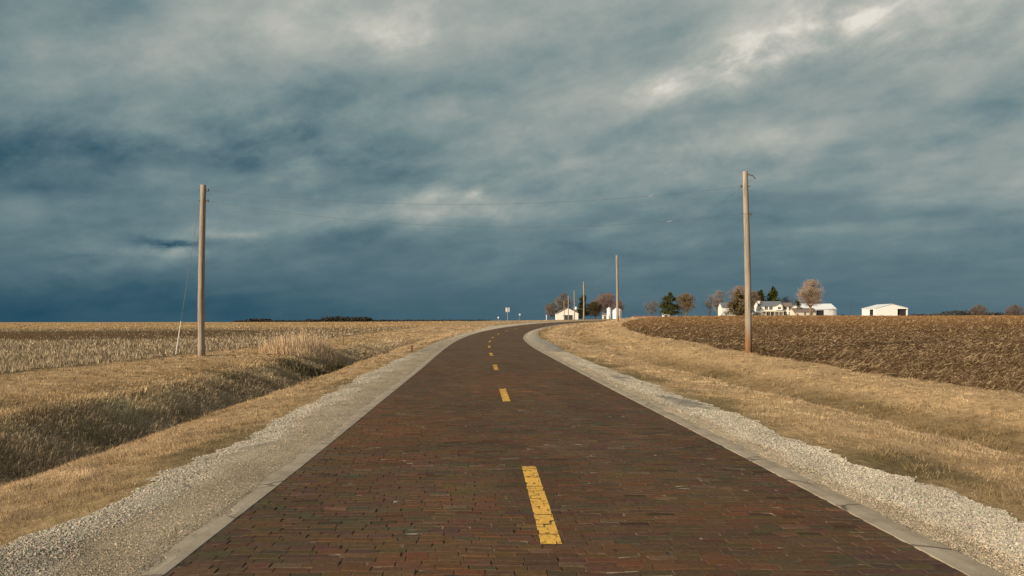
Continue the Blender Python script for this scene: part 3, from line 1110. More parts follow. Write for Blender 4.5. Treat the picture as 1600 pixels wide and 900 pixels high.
# ------------------------------------------------------------------ left field: standing maize stubble in rows
parts = []
Yq = ypow(120000, 19, 190, 1.35)
tx = RNG.uniform(-.80, -.02, len(Yq))
Xq = tx * Yq
Xq = np.where(Yq < 75, np.round(Xq / .76) * .76 + RNG.normal(0, .10, len(Xq)), Xq)
k = (field_left(Xq, Yq) > .5) & in_view(Xq, Yq, 2)
X, Y = Xq[k], Yq[k]
n = len(X)
en = 10 * (fbm(X * .05, Y * .05, 50) - .5)
bandw = sstep(56, 66, Y + en) * (1 - sstep(92, 102, Y + en)) * sstep(-20, -34, X)
k = RNG.random(n) > .72 * bandw + .55 * (fbm(X * .5, Y * .5, 145, 4) < .46)
X, Y, bandw = X[k], Y[k], bandw[k]
n = len(X)
h = RNG.uniform(.08, .27, n) * np.interp(Y, [20, 120, 190], [1, .8, .45])
w = np.maximum(.02, .00135 * Y) * RNG.uniform(.6, 1.4, n)
pale = RNG.random(n)
cc = (C(.30, .22, .13)[None] + (C(.66, .54, .36) - C(.30, .22, .13))[None] * pale[:, None] ** 1.6) * (1 - .35 * bandw[:, None])
warmf = sstep(80, 130, Y)[:, None]
cc = cc * (1 - warmf) + (cc * .5 + C(.46, .30, .14)[None] * .5) * warmf
parts.append(blades("s", X, Y, h, w, np.clip(np.abs(RNG.normal(.25, .25, n)), 0, .9), RNG.uniform(0, 6.28, n), cc))
V, Fb, T = merge(parts)
o = mesh_np("corn_stubble", V, Fb, M_grass, tint=T)
tag(o, "pale cut corn stalks standing in rows across the left field", None, None, 'stuff')

# ------------------------------------------------------------------ right field: broken stalks over tilled soil
Yq = ypow(300000, 13, 190, 1.3)
Xq = RNG.uniform(.08, .80, len(Yq)) * Yq
k = (field_right(Xq, Yq) > .5) & in_view(Xq, Yq, 2)
X, Y = Xq[k], Yq[k]
n = len(X)
L = np.clip(np.exp(RNG.normal(math.log(.115), .6, n)), .03, .42) * np.interp(Y, [15, 60, 150], [.9, 1.0, 1.3])
w = np.maximum(.008, .00058 * Y) * RNG.uniform(.6, 1.4, n)
th = RNG.uniform(0, 6.283, n)
up = np.clip(np.abs(RNG.normal(0, .24, n)), 0, .45)
z = G(X, Y) + RNG.uniform(0, .035, n)
d = np.stack([np.cos(th), np.sin(th), up], 1) * L[:, None] * .5
sd = np.stack([-np.sin(th) * .8, np.cos(th) * .8, RNG.uniform(.2, .9, n)], 1) * w[:, None] * .5
P0 = np.stack([X, Y, z + .01], 1)
V = np.stack([P0 - d - sd, P0 + d - sd * .6 + [0, 0, .0], P0 + d + sd * .6, P0 - d + sd], 1)
V[:, 1, 2] += L * up
V[:, 2, 2] += L * up
pl = RNG.random(n) ** 2.8
patchf = fbm(X * .35, Y * .35, 150, 4)
cc = (C(.098, .051, .022)[None] * (1 - pl[:, None]) + C(.66, .49, .28)[None] * pl[:, None]) * (.55 + .9 * patchf)[:, None]
wf = sstep(60, 130, Y)[:, None]
cc = cc * (1 - wf) + (cc * .5 + C(.42, .235, .095)[None] * .6) * wf
o = mesh_np("crop_residue", V.reshape(-1, 3), [np.arange(n * 4).reshape(-1, 4)], M_grass, tint=np.repeat(np.clip(cc, .01, .85), 4, 0))
tag(o, "broken pale corn stalks scattered over the tilled brown field on the right", None, None, 'stuff')


# ------------------------------------------------------------------ plants by the ditch
def px_to(px, Y):
    return (px - 800) / F * Y


def tuft_thing(name, label, cat, X0, Y0, rx, ry, n, hh, colr, lean=.35, wscale=1.0):
    r = np.sqrt(RNG.random(n))
    t = RNG.uniform(0, 6.283, n)
    X, Y = X0 + rx * r * np.cos(t), Y0 + ry * r * np.sin(t)
    h = hh * (1 - .65 * r ** 1.5) * RNG.uniform(.3, 1.15, n) * (.55 + .8 * fbm(X * 1.3, Y * 1.3, 160, 3))
    w = np.maximum(.008, .0007 * Y) * RNG.uniform(.7, 1.3, n) * wscale
    c = np.array(colr)[None] * RNG.uniform(.6, 1.35, n)[:, None] * (1 + RNG.normal(0, .05, (n, 3)))
    V, Fb, T = blades(name, X, Y, h, w, np.clip(np.abs(RNG.normal(lean, .2, n)), 0, .9), t * .6 + RNG.normal(0, .8, n), np.clip(c, .01, .8), bend=True)
    z0 = float(G(X0, Y0))
    V = V - np.array([X0, Y0, z0])
    o_ = mesh_np(name, V, Fb, M_grass, tint=T)
    o_.location = (X0, Y0, z0)
    return tag(o_, label, cat)


tuft_thing("tall_grass", "tall feathery golden grass clump between the ditch and the stubble field", "grass clump", px_to(474, 42), 42, 2.0, 4.0, 4600, 1.4, (.62, .45, .28), .34, .7)
tuft_thing("weed_bush", "dark olive brown dead bush at the ditch, right of the tall golden grass", "bush", px_to(533, 38.5), 38.5, .85, 1.3, 2400, .80, (.10, .085, .040), .5, 1.3)
tuft_thing("weed_bush", "low greyish brushy weeds on the ditch bank just below the tall golden grass", "bush", px_to(487, 35), 35, 1.5, 1.6, 3200, .62, (.15, .12, .065), .55, 1.1)

mb = MB()
yy = 52.0
xx = px_to(536, yy)
mb.tube([(0, 0, -.1), (.02, .01, .7), (0, .02, 1.55)], [.022, .018, .010], 6)
o = mb.build("dead_stalk", M_rust)
o.location = (xx, yy, float(G(xx, yy)))
tag(o, "thin dark upright weed stalk beside the stubble field, right of the golden clump", "stalk")

mb = MB()
yy = 42.0
xx = px_to(643.5, yy)
mb.tube([(0, 0, -.15), (0, 0, .30)], [.045, .045], 8)
mb.tube([(0, 0, .30), (0, 0, .335)], [.058, .05], 8)
o = mb.build("marker_post", M_rust)
o.location = (xx, yy, float(G(xx, yy)))
tag(o, "short rusty marker post in the grass close to the left gravel", "post")


# ------------------------------------------------------------------ poles, insulators, wires
def pole(label, X, Y, h, m, r0=.155, r1=.11, lean=(0, 0), pins=(), arm=None, group="utility poles along the road", bow=.04):
    z0 = float(G(X, Y))
    rt = root("utility_pole", label, "utility pole", (X, Y, z0), group)
    mb = MB()
    pts, rad = [], []
    for k in range(13):
        t = k / 12
        pts.append((lean[0] * t + bow * math.sin(t * math.pi * 1.3), lean[1] * t + .5 * bow * math.sin(t * 4), -.3 + (h + .3) * t))
        rad.append((r0 * (1 - t) + r1 * t) * (1 + .02 * math.sin(k * 2.3)))
    mb.tube(pts, rad, 14)
    o_ = mb.build("shaft", m, rt, True)
    for (zz_, side) in pins:
        t = zz_ / h
        x0 = lean[0] * t + bow * math.sin(t * math.pi * 1.3)
        rr = r0 * (1 - t) + r1 * t
        m2 = MB()
        m2.tube([(x0 - (rr + .07), 0, zz_), (x0 + rr + .10, 0, zz_)], .014, 6)
        bolt = m2.build("through_bolt", M_iron, rt)
        m3 = MB()
        xe = x0 + side * (rr + .09)
        m3.lathe([(.0, zz_ - .06), (.04, zz_ - .055), (.045, zz_ - .02), (.028, zz_), (.045, zz_ + .02), (.04, zz_ + .055), (.0, zz_ + .06)], 10, xe, 0)
        m3.build("insulator", M_porc, rt, True)
    if arm:
        m4 = MB()
        m4.tube(arm, .028, 6)
        m4.build("bracket_arm", M_iron, rt)
    return rt, z0


LPX, LPY = px_to(315, 35.5), 35.5
RPX, RPY = px_to(1169.5, 35.5), 35.5
lp, lz = pole("weathered wooden pole with a guy wire, standing alone left of the road", LPX, LPY, 1.6 + 213 * 35.5 / F - float(G(LPX, LPY)), M_pole,
              .155, .12, (.05, 0), ((7.40, 1), (6.93, 1)), bow=-.03)
zt = 1.6 + 234 * 35.5 / F
rz = float(G(RPX, RPY))
rp, rz = pole("tallest wooden pole with rusty brown base at the tilled field's edge, nearest on the right", RPX, RPY, zt - rz, M_poler,
              .155, .115, (-.13, 0), ((7.62 - rz, -1), (6.39 - rz, 1)),
              [(0 - .10, -.1, zt - rz - .14), (.10, -.25, zt - rz - .22), (.20, -.35, zt - rz - .38)], bow=.03)
P2 = (px_to(964.5, 97), 97.0)
P3 = (px_to(912, 170), 170.0)
P4 = (px_to(897.5, 225), 225.0)
P5 = (px_to(888, 270), 270.0)
P6 = (px_to(881.5, 320), 320.0)
tops = {}
for key, (X, Y), ytop, lab in ((2, P2, 399, "bare pole standing on the grass mound inside the road bend"),
                               (3, P3, 440, "pole just beyond the road bend, between the garage and the dark evergreen"),
                               (4, P4, 454, "thin distant pole before the right half of the white garage"),
                               (5, P5, 462, "thin distant pole in line with the garage's dark door"),
                               (6, P6, 470, "shortest distant pole, in line with the garage's left roof slope")):
    zt_ = 1.6 + (HOR - ytop) * Y / F
    z0 = float(G(X, Y))
    pole(lab, X, Y, zt_ - z0, M_pole, .16, .13, (random.uniform(-.06, .06), 0), ((zt_ - z0 - .25, -1), (zt_ - z0 - 1.35, 1)))
    tops[key] = zt_


def wire(label, A, B, sag, r=.0045, group="overhead wires", marker=None):
    A, B = Vector(A), Vector(B)
    N = 40
    pts = []
    for k in range(N + 1):
        t = k / N
        p_ = A.lerp(B, t)
        p_.z -= 4 * sag * t * (1 - t)
        pts.append(p_ - A)
    mb_ = MB()
    mb_.tube(pts, r, 5)
    o_ = mb_.build("overhead_wire", M_wire)
    o_.location = A
    tag(o_, label, "wire", group)
    if marker is not None:
        k = int(marker * N)
        m_ = MB()
        p0, p1 = pts[k], pts[k] + (pts[k + 1] - pts[k]).normalized() * .22
        m_.tube([p0, p0.lerp(p1, .4), p0.lerp(p1, .55), p1], [.010, .010, .018, .010], 6)
        m_.build("splice", M_glassins, o_)
    return o_


def LP(z):
    return (LPX + .22, LPY, z)


wire("upper wire crossing the road between the two tallest poles", LP(lz + 7.40), (RPX - .30, RPY, 7.62), .72, marker=.845)
wire("lower wire crossing the road between the two tallest poles", LP(lz + 6.93), (RPX - .05, RPY - .16, 6.39), .88, marker=.872)
z2, z3, z4, z5, z6 = (tops[k] for k in (2, 3, 4, 5, 6))
wire("top wire from the tallest right pole back to the pole on the grass mound", (RPX + .07, RPY - .35, zt - .38), (P2[0] + .2, P2[1], z2 - .02), .95, .0045)
wire("lower wire from the tallest right pole back to the pole on the grass mound", (RPX + .18, RPY, 6.39), (P2[0] + .25, P2[1], z2 - 1.35), .95, .0045)
wire("wire between the mound pole and the pole just beyond the bend", (P2[0] - .2, P2[1], z2 - .25), (P3[0] - .2, P3[1], z3 - .25), 1.0, .012)
wire("wire running on from the pole beyond the bend to the garage's right half", (P3[0] - .2, P3[1], z3 - .25), (P4[0] - .2, P4[1], z4 - .25), .9, .014)
wire("wire between the two thin poles before the garage's right half and door", (P4[0] - .2, P4[1], z4 - .25), (P5[0] - .2, P5[1], z5 - .25), .8, .014)
wire("farthest wire, ending at the shortest pole by the garage's left roof", (P5[0] - .2, P5[1], z5 - .25), (P6[0] - .2, P6[1], z6 - .25), .8, .016)

# guy wire of the left pole
gx, gy = px_to(274, 35.0), 35.0
gz = float(G(gx, gy))
A = Vector((gx, gy, gz - .05))
B = Vector((LPX - .10, LPY, lz + 6.9))
r_ = root("guy_wire", "slanted guy wire with white sleeve anchoring the left pole", "guy wire", A)
mb = MB()
mb.tube([Vector((0, 0, 0)), (B - A) * .5 + Vector((0, 0, -.05)), B - A], .009, 5)
mb.build("cable", M_wire, r_)
mb = MB()
d = (B - A)
mb.tube([d * .0, d * .115, d * .23], [.023, .023, .020], 8)
mb.build("guard_sleeve", M_guard, r_)
mb = MB()
mb.tube([(0, 0, -.2), d * .02], .035, 6)
mb.build("anchor_rod", M_iron, r_)

# ------------------------------------------------------------------ road signs and small roadside things beyond the bend
yy = 150.0
xx = px_to(793, yy)
z0 = float(G(xx, yy))
rt = root("road_sign", "rectangular pale sign seen from behind on a tall post left of the bend", "road sign", (xx, yy, z0))
mb = MB()
mb.box(-.04, .04, -.04, .04, -.3, 1.6 + 21.5 * yy / F - z0)
mb.build("post", M_post, rt)
mb = MB()
zb = 1.6 + 14.5 * yy / F - z0
ztp = 1.6 + 21.3 * yy / F - z0
mb.box(-.37, .37, .045, .06, zb, ztp)
mb.build("panel", M_sign, rt)
mb = MB()
mb.box(-.36, .36, .028, .0445, zb + .15, zb + .2)
mb.build("brace", M_post, rt)
mb = MB()
mb.box(-.36, .36, .028, .0445, ztp - .2, ztp - .15)
mb.build("brace", M_post, rt)
yy = 240.0
xx = px_to(812, yy)
z0 = float(G(xx, yy))
rt = root("road_sign", "small diamond sign on a thin post far beyond the road bend", "road sign", (xx, yy, z0))
zc = 1.6 + 10.5 * yy / F - z0
mb = MB()
mb.box(-.035, .035, .03, .1, -.3, zc)
mb.build("post", M_post, rt)
mb = MB()
mb.prism([(-.34, zc), (0, zc - .34), (.34, zc), (0, zc + .34)], .0, .025)
mb.build("panel", M_sign, rt)

yy = 165.0
xx = px_to(778.5, yy)
z0 = float(G(xx, yy))
rt = root("mailbox", "small white roadside mailbox on a short post left of the rectangular sign", "mailbox", (xx, yy, z0))
mb = MB()
mb.prism([(-.16, .55), (.16, .55), (.16, .78), (.11, .86), (-.11, .86), (-.16, .78)], -.28, .28)
mb.build("box", M_guard, rt)
mb = MB()
mb.box(-.05, .05, -.05, .05, -.2, .548)
mb.build("post", M_pole, rt)
yy = 300.0
xx = px_to(854, yy)
z0 = float(G(xx, yy))
mb = MB()
mb.tube([(0, 0, -.3), (0, 0, 1.55)], [.16, .16], 10)
mb.lathe([(.16, 1.55), (.24, 1.6), (.24, 1.75), (.15, 1.9), (0, 1.95)], 10)
o = mb.build("standpipe", M_guard, None)
o.location = (xx, yy, z0)
tag(o, "small white standpipe left of the white garage, below the bare trees", "standpipe")


# ------------------------------------------------------------------ buildings
def part(parent, name, m, fn):
    mb_ = MB()
    fn(mb_)
    return mb_.build(name, m, parent)


def win(parent, cxw, zc, w, h, y, m=None, frame=True):
    """window on a wall facing -Y at depth y: frame with a pane as its sub-part"""
    f = MB()
    t = .09
    f.box(cxw - w / 2 - t, cxw - w / 2, y - .06, y + .02, zc - h / 2 - t, zc + h / 2 + t)
    f.box(cxw + w / 2, cxw + w / 2 + t, y - .06, y + .02, zc - h / 2 - t, zc + h / 2 + t)
    f.box(cxw - w / 2, cxw + w / 2, y - .06, y + .02, zc + h / 2, zc + h / 2 + t)
    f.box(cxw - w / 2, cxw + w / 2, y - .06, y + .02, zc - h / 2 - t, zc - h / 2)
    f.box(cxw - .03, cxw + .03, y - .055, y - .032, zc - h / 2, zc + h / 2)
    f.box(cxw - w / 2, cxw - .03, y - .055, y - .032, zc - .03, zc + .03)
    f.box(cxw + .03, cxw + w / 2, y - .055, y - .032, zc - .03, zc + .03)
    fo = f.build("window", M_white, parent)
    p_ = MB()
    p_.box(cxw - w / 2, cxw + w / 2, y - .03, y - .01, zc - h / 2, zc + h / 2)
    p_.build("pane", M_glass, fo)
    return fo


def gable_y(x0, x1, y0, y1, ze, zr, th=.18, over=.35):
    """two roof slabs, ridge along Y, gable end facing the camera"""
    xm = (x0 + x1) / 2
    s_ = (zr - ze) / (xm - x0)
    mb_ = MB()
    for sg in (-1, 1):
        xe = xm + sg * ((x1 - x0) / 2 + over)
        zq = ze - s_ * over
        mb_.prism([(xm, zr + .02), (xe, zq + .02), (xe, zq + .02 + th), (xm, zr + .02 + th)][::sg], y0 - over, y1 + over)
    return mb_


def gable_x(x0, x1, y0, y1, ze, zr, th=.18, over=.35):
    ym = (y0 + y1) / 2
    s_ = (zr - ze) / (ym - y0)
    mb_ = MB()
    for sg in (-1, 1):
        ye = ym + sg * ((y1 - y0) / 2 + over)
        zq = ze - s_ * over
        mb_.prism([(ym, zr + .02), (ye, zq + .02), (ye, zq + .02 + th), (ym, zr + .02 + th)][::sg], x0 - over, x1 + over, 'x')
    return mb_


# white garage by the road
yy = 345.0
s_ = yy / F
X0, X1 = px_to(869.8, yy), px_to(903.3, yy)
xc = (X0 + X1) / 2
z0 = 1.6 + 2.2 * s_
hw = (X1 - X0) / 2
rt = root("garage", "white gabled garage with wide dark door beside the road's far end", "garage", (xc, yy, z0))
ze, zr = (HOR - 489.6) * s_ + 1.6 - z0, (HOR - 481.0) * s_ + 1.6 - z0
part(rt, "wall", M_white, lambda b_: b_.prism([(-hw, -.8), (hw, -.8), (hw, ze), (0, zr), (-hw, ze)], 0, 11))
gable_y(-hw, hw, 0, 11, ze, zr, .16, .3).build("roof", M_brownroof, rt)
xd0, xd1 = px_to(881.6, yy) - xc, px_to(894.8, yy) - xc
zd0, zd1 = (HOR - 499.2) * s_ + 1.6 - z0, (HOR - 492.2) * s_ + 1.6 - z0
dr_ = part(rt, "garage_door", M_door, lambda b_: (b_.box(xd0, (xd0 + xd1) / 2 - .06, -.08, -.003, -.7, zd1), b_.box((xd0 + xd1) / 2 + .06, xd1, -.08, -.003, -.7, zd1)))
part(rt, "door_frame", M_white, lambda b_: (b_.box(xd0 - .15, xd0, -.1, -.003, -.7, zd1 + .15), b_.box(xd1, xd1 + .15, -.1, -.003, -.7, zd1 + .15), b_.box(xd0, xd1, -.1, -.003, zd1, zd1 + .15)))
win(rt, px_to(880.3, yy) - xc, (HOR - 493.5) * s_ + 1.6 - z0, .35, .7, 0)
part(rt, "corner_board", M_white, lambda b_: b_.box(-hw - .06, -hw + .12, -.05, -.003, -.8, ze))
part(rt, "corner_board", M_white, lambda b_: b_.box(hw - .12, hw + .06, -.05, -.003, -.8, ze))

# white tank behind it
yy2 = 362.0
xt = px_to(899.6, yy2)
zg = float(G(xt, yy2))
rt = root("water_tank", "white round tank on legs showing above the garage's right roof slope", "tank", (xt, yy2, zg))
zc = 1.6 + (HOR - 482.3) * yy2 / F - zg
R_ = 3.1 * yy2 / F
part(rt, "tank", M_tank, lambda b_: b_.lathe([(0.001, zc - R_)] + [(R_ * math.cos(t), zc + R_ * math.sin(t)) for t in np.linspace(-1.4, 1.4, 11)] + [(0.001, zc + R_)], 18))
for sx in (-.5, .5):
    for sy in (-.5, .5):
        part(rt, "leg", M_post, lambda b_: b_.tube([(sx, sy, -.3), (sx, sy, zc - R_ * .6)], .07, 6))

# grain bins
yy = 352.0
s_ = yy / F


def grain_bin(label, xa, xb, ytop, yeave):
    x_ = px_to((xa + xb) / 2, yy)
    r = (xb - xa) / 2 * s_
    z0_ = 1.6 + 3.4 * s_
    rt_ = root("grain_bin", label, "grain bin", (x_, yy, z0_), "white grain bins")
    ze_, zt_ = 1.6 + (HOR - yeave) * s_ - z0_, 1.6 + (HOR - ytop) * s_ - z0_
    part(rt_, "body", M_whitemetal, lambda b_: b_.lathe([(0.001, -.8), (r, -.8)] + [(r * (1 + .006 * (k % 2)), -.6 + (ze_ + .6) * k / 12) for k in range(13)], 24))
    part(rt_, "roof", M_whiteroof, lambda b_: b_.lathe([(r + .1, ze_ - .02), (r + .1, ze_ + .04), (.32, zt_ - .12), (.30, zt_), (0.001, zt_ + .02)], 24))
    part(rt_, "hatch", M_post, lambda b_: b_.box(-.35, .35, -r - .08, -r + .05, 0, 1.5))


grain_bin("narrow white grain bin, left of the wider bin behind the mound pole", 948.3, 954.8, 480.2, 482.5)
grain_bin("wide white grain bin with conical roof behind the mound pole", 957.2, 971.8, 480.0, 485.5)
x0, x1 = px_to(942, yy + 2), px_to(948, yy + 2)
z0 = 1.6 + 3.5 * s_
rt = root("shed", "tiny cream shed at the left foot of the narrow grain bin", "shed", ((x0 + x1) / 2, yy + 2, z0))
hw = (x1 - x0) / 2
part(rt, "wall", M_greywall, lambda b_: b_.box(-hw, hw, 0, 3, -.7, 1.9))
gable_x(-hw, hw, 0, 3, 1.9, 2.5, .12, .15).build("roof", M_shingle, rt)
part(rt, "door", M_door, lambda b_: b_.box(-.3, .45, -.05, -.003, -.6, 1.5))

FY = 430.0
FS = FY / F


def fz(py, Y=FY):
    return 1.6 + (HOR - py) * Y / F


# low red-roofed shed in the distance
Yd = 420.0
x0, x1 = px_to(990, Yd), px_to(1030, Yd)
z0 = fz(496.5, Yd)
rt = root("shed", "long low shed with faded red roof beyond the tilled field's left end", "shed", ((x0 + x1) / 2, Yd, z0))
hw = (x1 - x0) / 2
part(rt, "wall", M_greywall, lambda b_: b_.box(-hw, hw, 0, 7, -1.0, .45))
gable_x(-hw, hw, 0, 7, .45, fz(493.6, Yd) - z0, .12, .2).build("roof", M_redroof, rt)

# small white shed under the evergreen
Yd = 415.0
x0, x1 = px_to(1036.3, Yd), px_to(1046.3, Yd)
z0 = fz(496.2, Yd)
rt = root("shed", "small white shed with open front under the big green evergreen", "shed", ((x0 + x1) / 2, Yd, z0))
hw = (x1 - x0) / 2
hh_ = fz(491.6, Yd) - z0
part(rt, "wall", M_white, lambda b_: (b_.box(-hw, -hw + .7, 0, 3, -.8, hh_), b_.box(-hw + .7, hw - .95, 2.8, 3, -.8, hh_), b_.box(hw - .95, hw, 0, 3, -.8, hh_),
                                      b_.box(-hw + .7, hw - .95, 0, .15, hh_ - .35, hh_)))
gable_x(-hw, hw, 0, 3, hh_, fz(490.2, Yd) - z0, .1, .15).build("roof", M_whiteroof, rt)

# white barn with grey roof behind the brown tree
x0, x1 = px_to(1128.6, FY), px_to(1165, FY)
z0 = fz(495.5)
rt = root("barn", "white barn with grey roof, half hidden by the brown tree left of the tallest pole", "barn", ((x0 + x1) / 2, FY, z0))
hw = (x1 - x0) / 2
ze, zr = fz(480.5) - z0, fz(473.0) - z0
part(rt, "wall", M_white, lambda b_: b_.prism([(0, -.8), (9, -.8), (9, ze), (4.5, zr), (0, ze)], -hw, hw, 'x'))
gable_x(-hw, hw, 0, 9, ze, zr, .18, .3).build("roof", M_shingle, rt)
win(rt, -hw + 2.0, 2.2, .9, 1.3, 0)
win(rt, hw - 4.0, 2.2, .9, 1.3, 0)
part(rt, "lean_to", M_white, lambda b_: b_.prism([(-3.0, -.8), (-.003, -.8), (-.003, 3.0), (-3.0, 2.2)], -hw + 1.2, hw - 1.5, 'x'))

# farmhouse
hx = px_to(1186, FY)
z0 = fz(495.6)
rt = root("farmhouse", "two storey white farmhouse with grey roof, dormer gable and long porch", "farmhouse", (hx, FY, z0))


def HX(px):
    return px_to(px, FY) - hx


def HZ(py):
    return fz(py) - z0


xr_ = HX(1222.6)
part(rt, "wall", M_white, lambda b_: b_.prism([(0, -1), (9, -1), (9, HZ(478)), (4.5, HZ(470.9)), (0, HZ(478))], 0, xr_, 'x'))
rf = gable_x(0, xr_, 0, 9, HZ(478), HZ(470.9), .2, .4).build("roof", M_shingle, rt)
part(rf, "chimney", M_white, lambda b_: (b_.box(HX(1186.2), HX(1189.2), 1.8, 2.8, HZ(477.2), HZ(470.4)), b_.box(HX(1185.9), HX(1189.5), 1.7, 2.9, HZ(470.4), HZ(469.9))))
# right wing, slightly set back
x2 = HX(1239.4)
part(rt, "side_wing", M_white, lambda b_: b_.prism([(1.0, -1), (8, -1), (8, HZ(478.6)), (4.5, HZ(473)), (1.0, HZ(478.6))], xr_ + .003, x2, 'x'))
gable_x(xr_ + .40, x2, 1.0, 8, HZ(478.6), HZ(473), .18, .35).build("wing_roof", M_brownroof, rt)
# dormer gable over the front wall
dx0, dx1 = HX(1211.8), HX(1221.8)
part(rt, "dormer", M_white, lambda b_: b_.prism([(dx0, HZ(484.8)), (dx1, HZ(484.8)), (dx1, HZ(477.6)), ((dx0 + dx1) / 2, HZ(474.4)), (dx0, HZ(477.6))], -.9, 4.2))
gable_y(dx0, dx1, -.9, 4.2, HZ(477.6), HZ(474.4), .16, .3).build("dormer_roof", M_shingle, rt)
for (pxw, ww) in ((1197.2, 1.75), (1204.4, 1.75)):
    win(rt, HX(pxw), HZ(481.6), ww, 1.6, 0)
win(rt, HX(1188.6), HZ(481.3), .7, 1.2, 0)
win(rt, HX(1216.9), HZ(481.4), 1.5, 1.2, -.9)
for pxw in (1227.8, 1235.6):
    win(rt, HX(pxw), HZ(481.4), 1.6, 1.45, 1.0)
    win(rt, HX(pxw), HZ(489.7), 1.75, 1.75, 1.0)
for pxw in (1198.8, 1203, 1206.2):
    win(rt, HX(pxw), HZ(490.2), .85, 1.8, 0)
part(rt, "front_door", M_brownroof, lambda b_: b_.box(HX(1216), HX(1218.6), -.06, -.003, 0, 2.1))
part(rt, "porch_roof", M_greywall, lambda b_: b_.prism([(-3.0, HZ(487.3)), (-.003, HZ(486.0)), (-.003, HZ(485.4)), (-3.0, HZ(486.7))], HX(1187), HX(1222), 'x'))
for pxp in (1188.2, 1194.5, 1201, 1208, 1214.5, 1221):
    part(rt, "porch_post", M_white, lambda b_: b_.box(HX(pxp) - .1, HX(pxp) + .1, -2.85, -2.65, -.6, HZ(487.3)))
part(rt, "porch_rail", M_white, lambda b_: b_.box(HX(1192), HX(1214), -2.80, -2.70, .35, .95))
# low annex at the left end
part(rt, "annex", M_white, lambda b_: b_.box(HX(1176.8), -.003, .5, 6, -1, HZ(488)))
part(rt, "annex_roof", M_whiteroof, lambda b_: b_.box(HX(1176.2), -.003, .2, 6.3, HZ(488), HZ(487.3)))
for pxw in (1179, 1182, 1184.4):
    win(rt, HX(pxw), HZ(490.8), .55, 1.3, .5)

# ranch house / garage wing
RY = 424.0
rx0 = px_to(1241, RY)
z0 = fz(495.3, RY)
rt = root("ranch_house", "low cream single storey house with grey roof right of the farmhouse", "house", (rx0, RY, z0))


def RX(px):
    return px_to(px, RY) - rx0


w_ = RX(1274.6)
ze, zr = fz(487.2, RY) - z0, fz(481.6, RY) - z0
part(rt, "wall", M_greywall, lambda b_: b_.prism([(0, -1), (8, -1), (8, ze), (4, zr), (0, ze)], 0, w_, 'x'))
gable_x(0, w_, 0, 8, ze, zr, .18, .4).build("roof", M_brownroof, rt)
part(rt, "red_door", M_redbrick, lambda b_: b_.box(RX(1244.6), RX(1247.2), -.06, -.003, -.2, 1.9))
win(rt, RX(1257.8), fz(490.2, RY) - z0, 1.2, 1.2, 0)
win(rt, RX(1268.8), fz(490.2, RY) - z0, 1.1, 1.2, 0)
win(rt, RX(1242.3), fz(489.6, RY) - z0, .6, .9, 0)

# long white machine shed behind the tall tree
SY = 436.0
sx0, sx1 = px_to(1252, SY), px_to(1307, SY)
z0 = fz(495.0, SY)
rt = root("machine_shed", "long white machine shed with one dark open bay behind the tall bare tree", "shed", (sx0, SY, z0))
L_ = sx1 - sx0
ze, zr = fz(483.2, SY) - z0, fz(475.7, SY) - z0 + .45


def SX(px):
    return px_to(px, SY) - sx0


part(rt, "wall", M_whitemetal, lambda b_: (b_.box(0, SX(1275.5), 0, .25, -1, ze), b_.box(SX(1287.5), L_, 0, .25, -1, ze), b_.box(SX(1275.5), SX(1287.5), 0, .25, ze - .5, ze),
                                            b_.box(0, L_, 15.75, 16, -1, ze), b_.prism([(.25, -1), (15.75, -1), (15.75, ze), (8, zr), (.25, ze)], 0, .25, 'x'),
                                            b_.prism([(.25, -1), (15.75, -1), (15.75, ze), (8, zr), (.25, ze)], L_ - .25, L_, 'x')))
gable_x(0, L_, 0, 16, ze, zr, .15, .3).build("roof", M_whiteroof, rt)
part(rt, "bay_shade_sheet", M_dark, lambda b_: b_.box(SX(1275.6), SX(1287.4), .8, .9, -1, ze - .5))  # dark sheet set inside the opening to paint the bay's interior shade

# white gabled machine shed standing on its own
SY = 430.0
z0 = fz(494.6)
gx0, gx1 = px_to(1368.3, SY), px_to(1418.3, SY)
xc = (gx0 + gx1) / 2
hw = (gx1 - gx0) / 2
rt = root("machine_shed", "free standing white gabled shed with two dark openings, right of the farmyard", "shed", (xc, SY, z0))
ze, zr = fz(481.6) - z0, fz(475.2) - z0
D_ = 17.0


def QX(px):
    return px_to(px, SY) - xc


dz1 = fz(482.6) - z0
part(rt, "wall", M_whitemetal, lambda b_: (b_.prism([(-hw, -1), (QX(1402.4), -1), (QX(1402.4), dz1), (QX(1417.2), dz1), (QX(1417.2), -1), (hw, -1), (hw, ze), (0, zr), (-hw, ze)], 0, .3),
                                            b_.box(-hw, -hw + .3, .3, 3.0, -1, ze), b_.box(-hw, -hw + .3, 7.6, D_, -1, ze), b_.box(-hw, -hw + .3, 3.0, 7.6, ze - .6, ze),
                                            b_.box(hw - .3, hw, .3, D_, -1, ze),
                                            b_.prism([(-hw + .3, -1), (hw - .3, -1), (hw - .3, ze), (0, zr), (-hw + .3, ze)], D_ - .3, D_)))
gable_y(-hw, hw, 0, D_, ze, zr, .15, .3).build("roof", M_whiteroof, rt)
part(rt, "doorway_shade_sheet", M_dark, lambda b_: b_.box(QX(1402.3), QX(1417.3), 1.2, 1.3, -1, dz1))  # dark sheet behind the front opening, painted shade of the interior
part(rt, "side_shade_sheet", M_dark, lambda b_: b_.box(-hw + .9, -hw + 1.0, 2.9, 7.7, -1, ze - .5))  # same painted interior shade behind the side opening

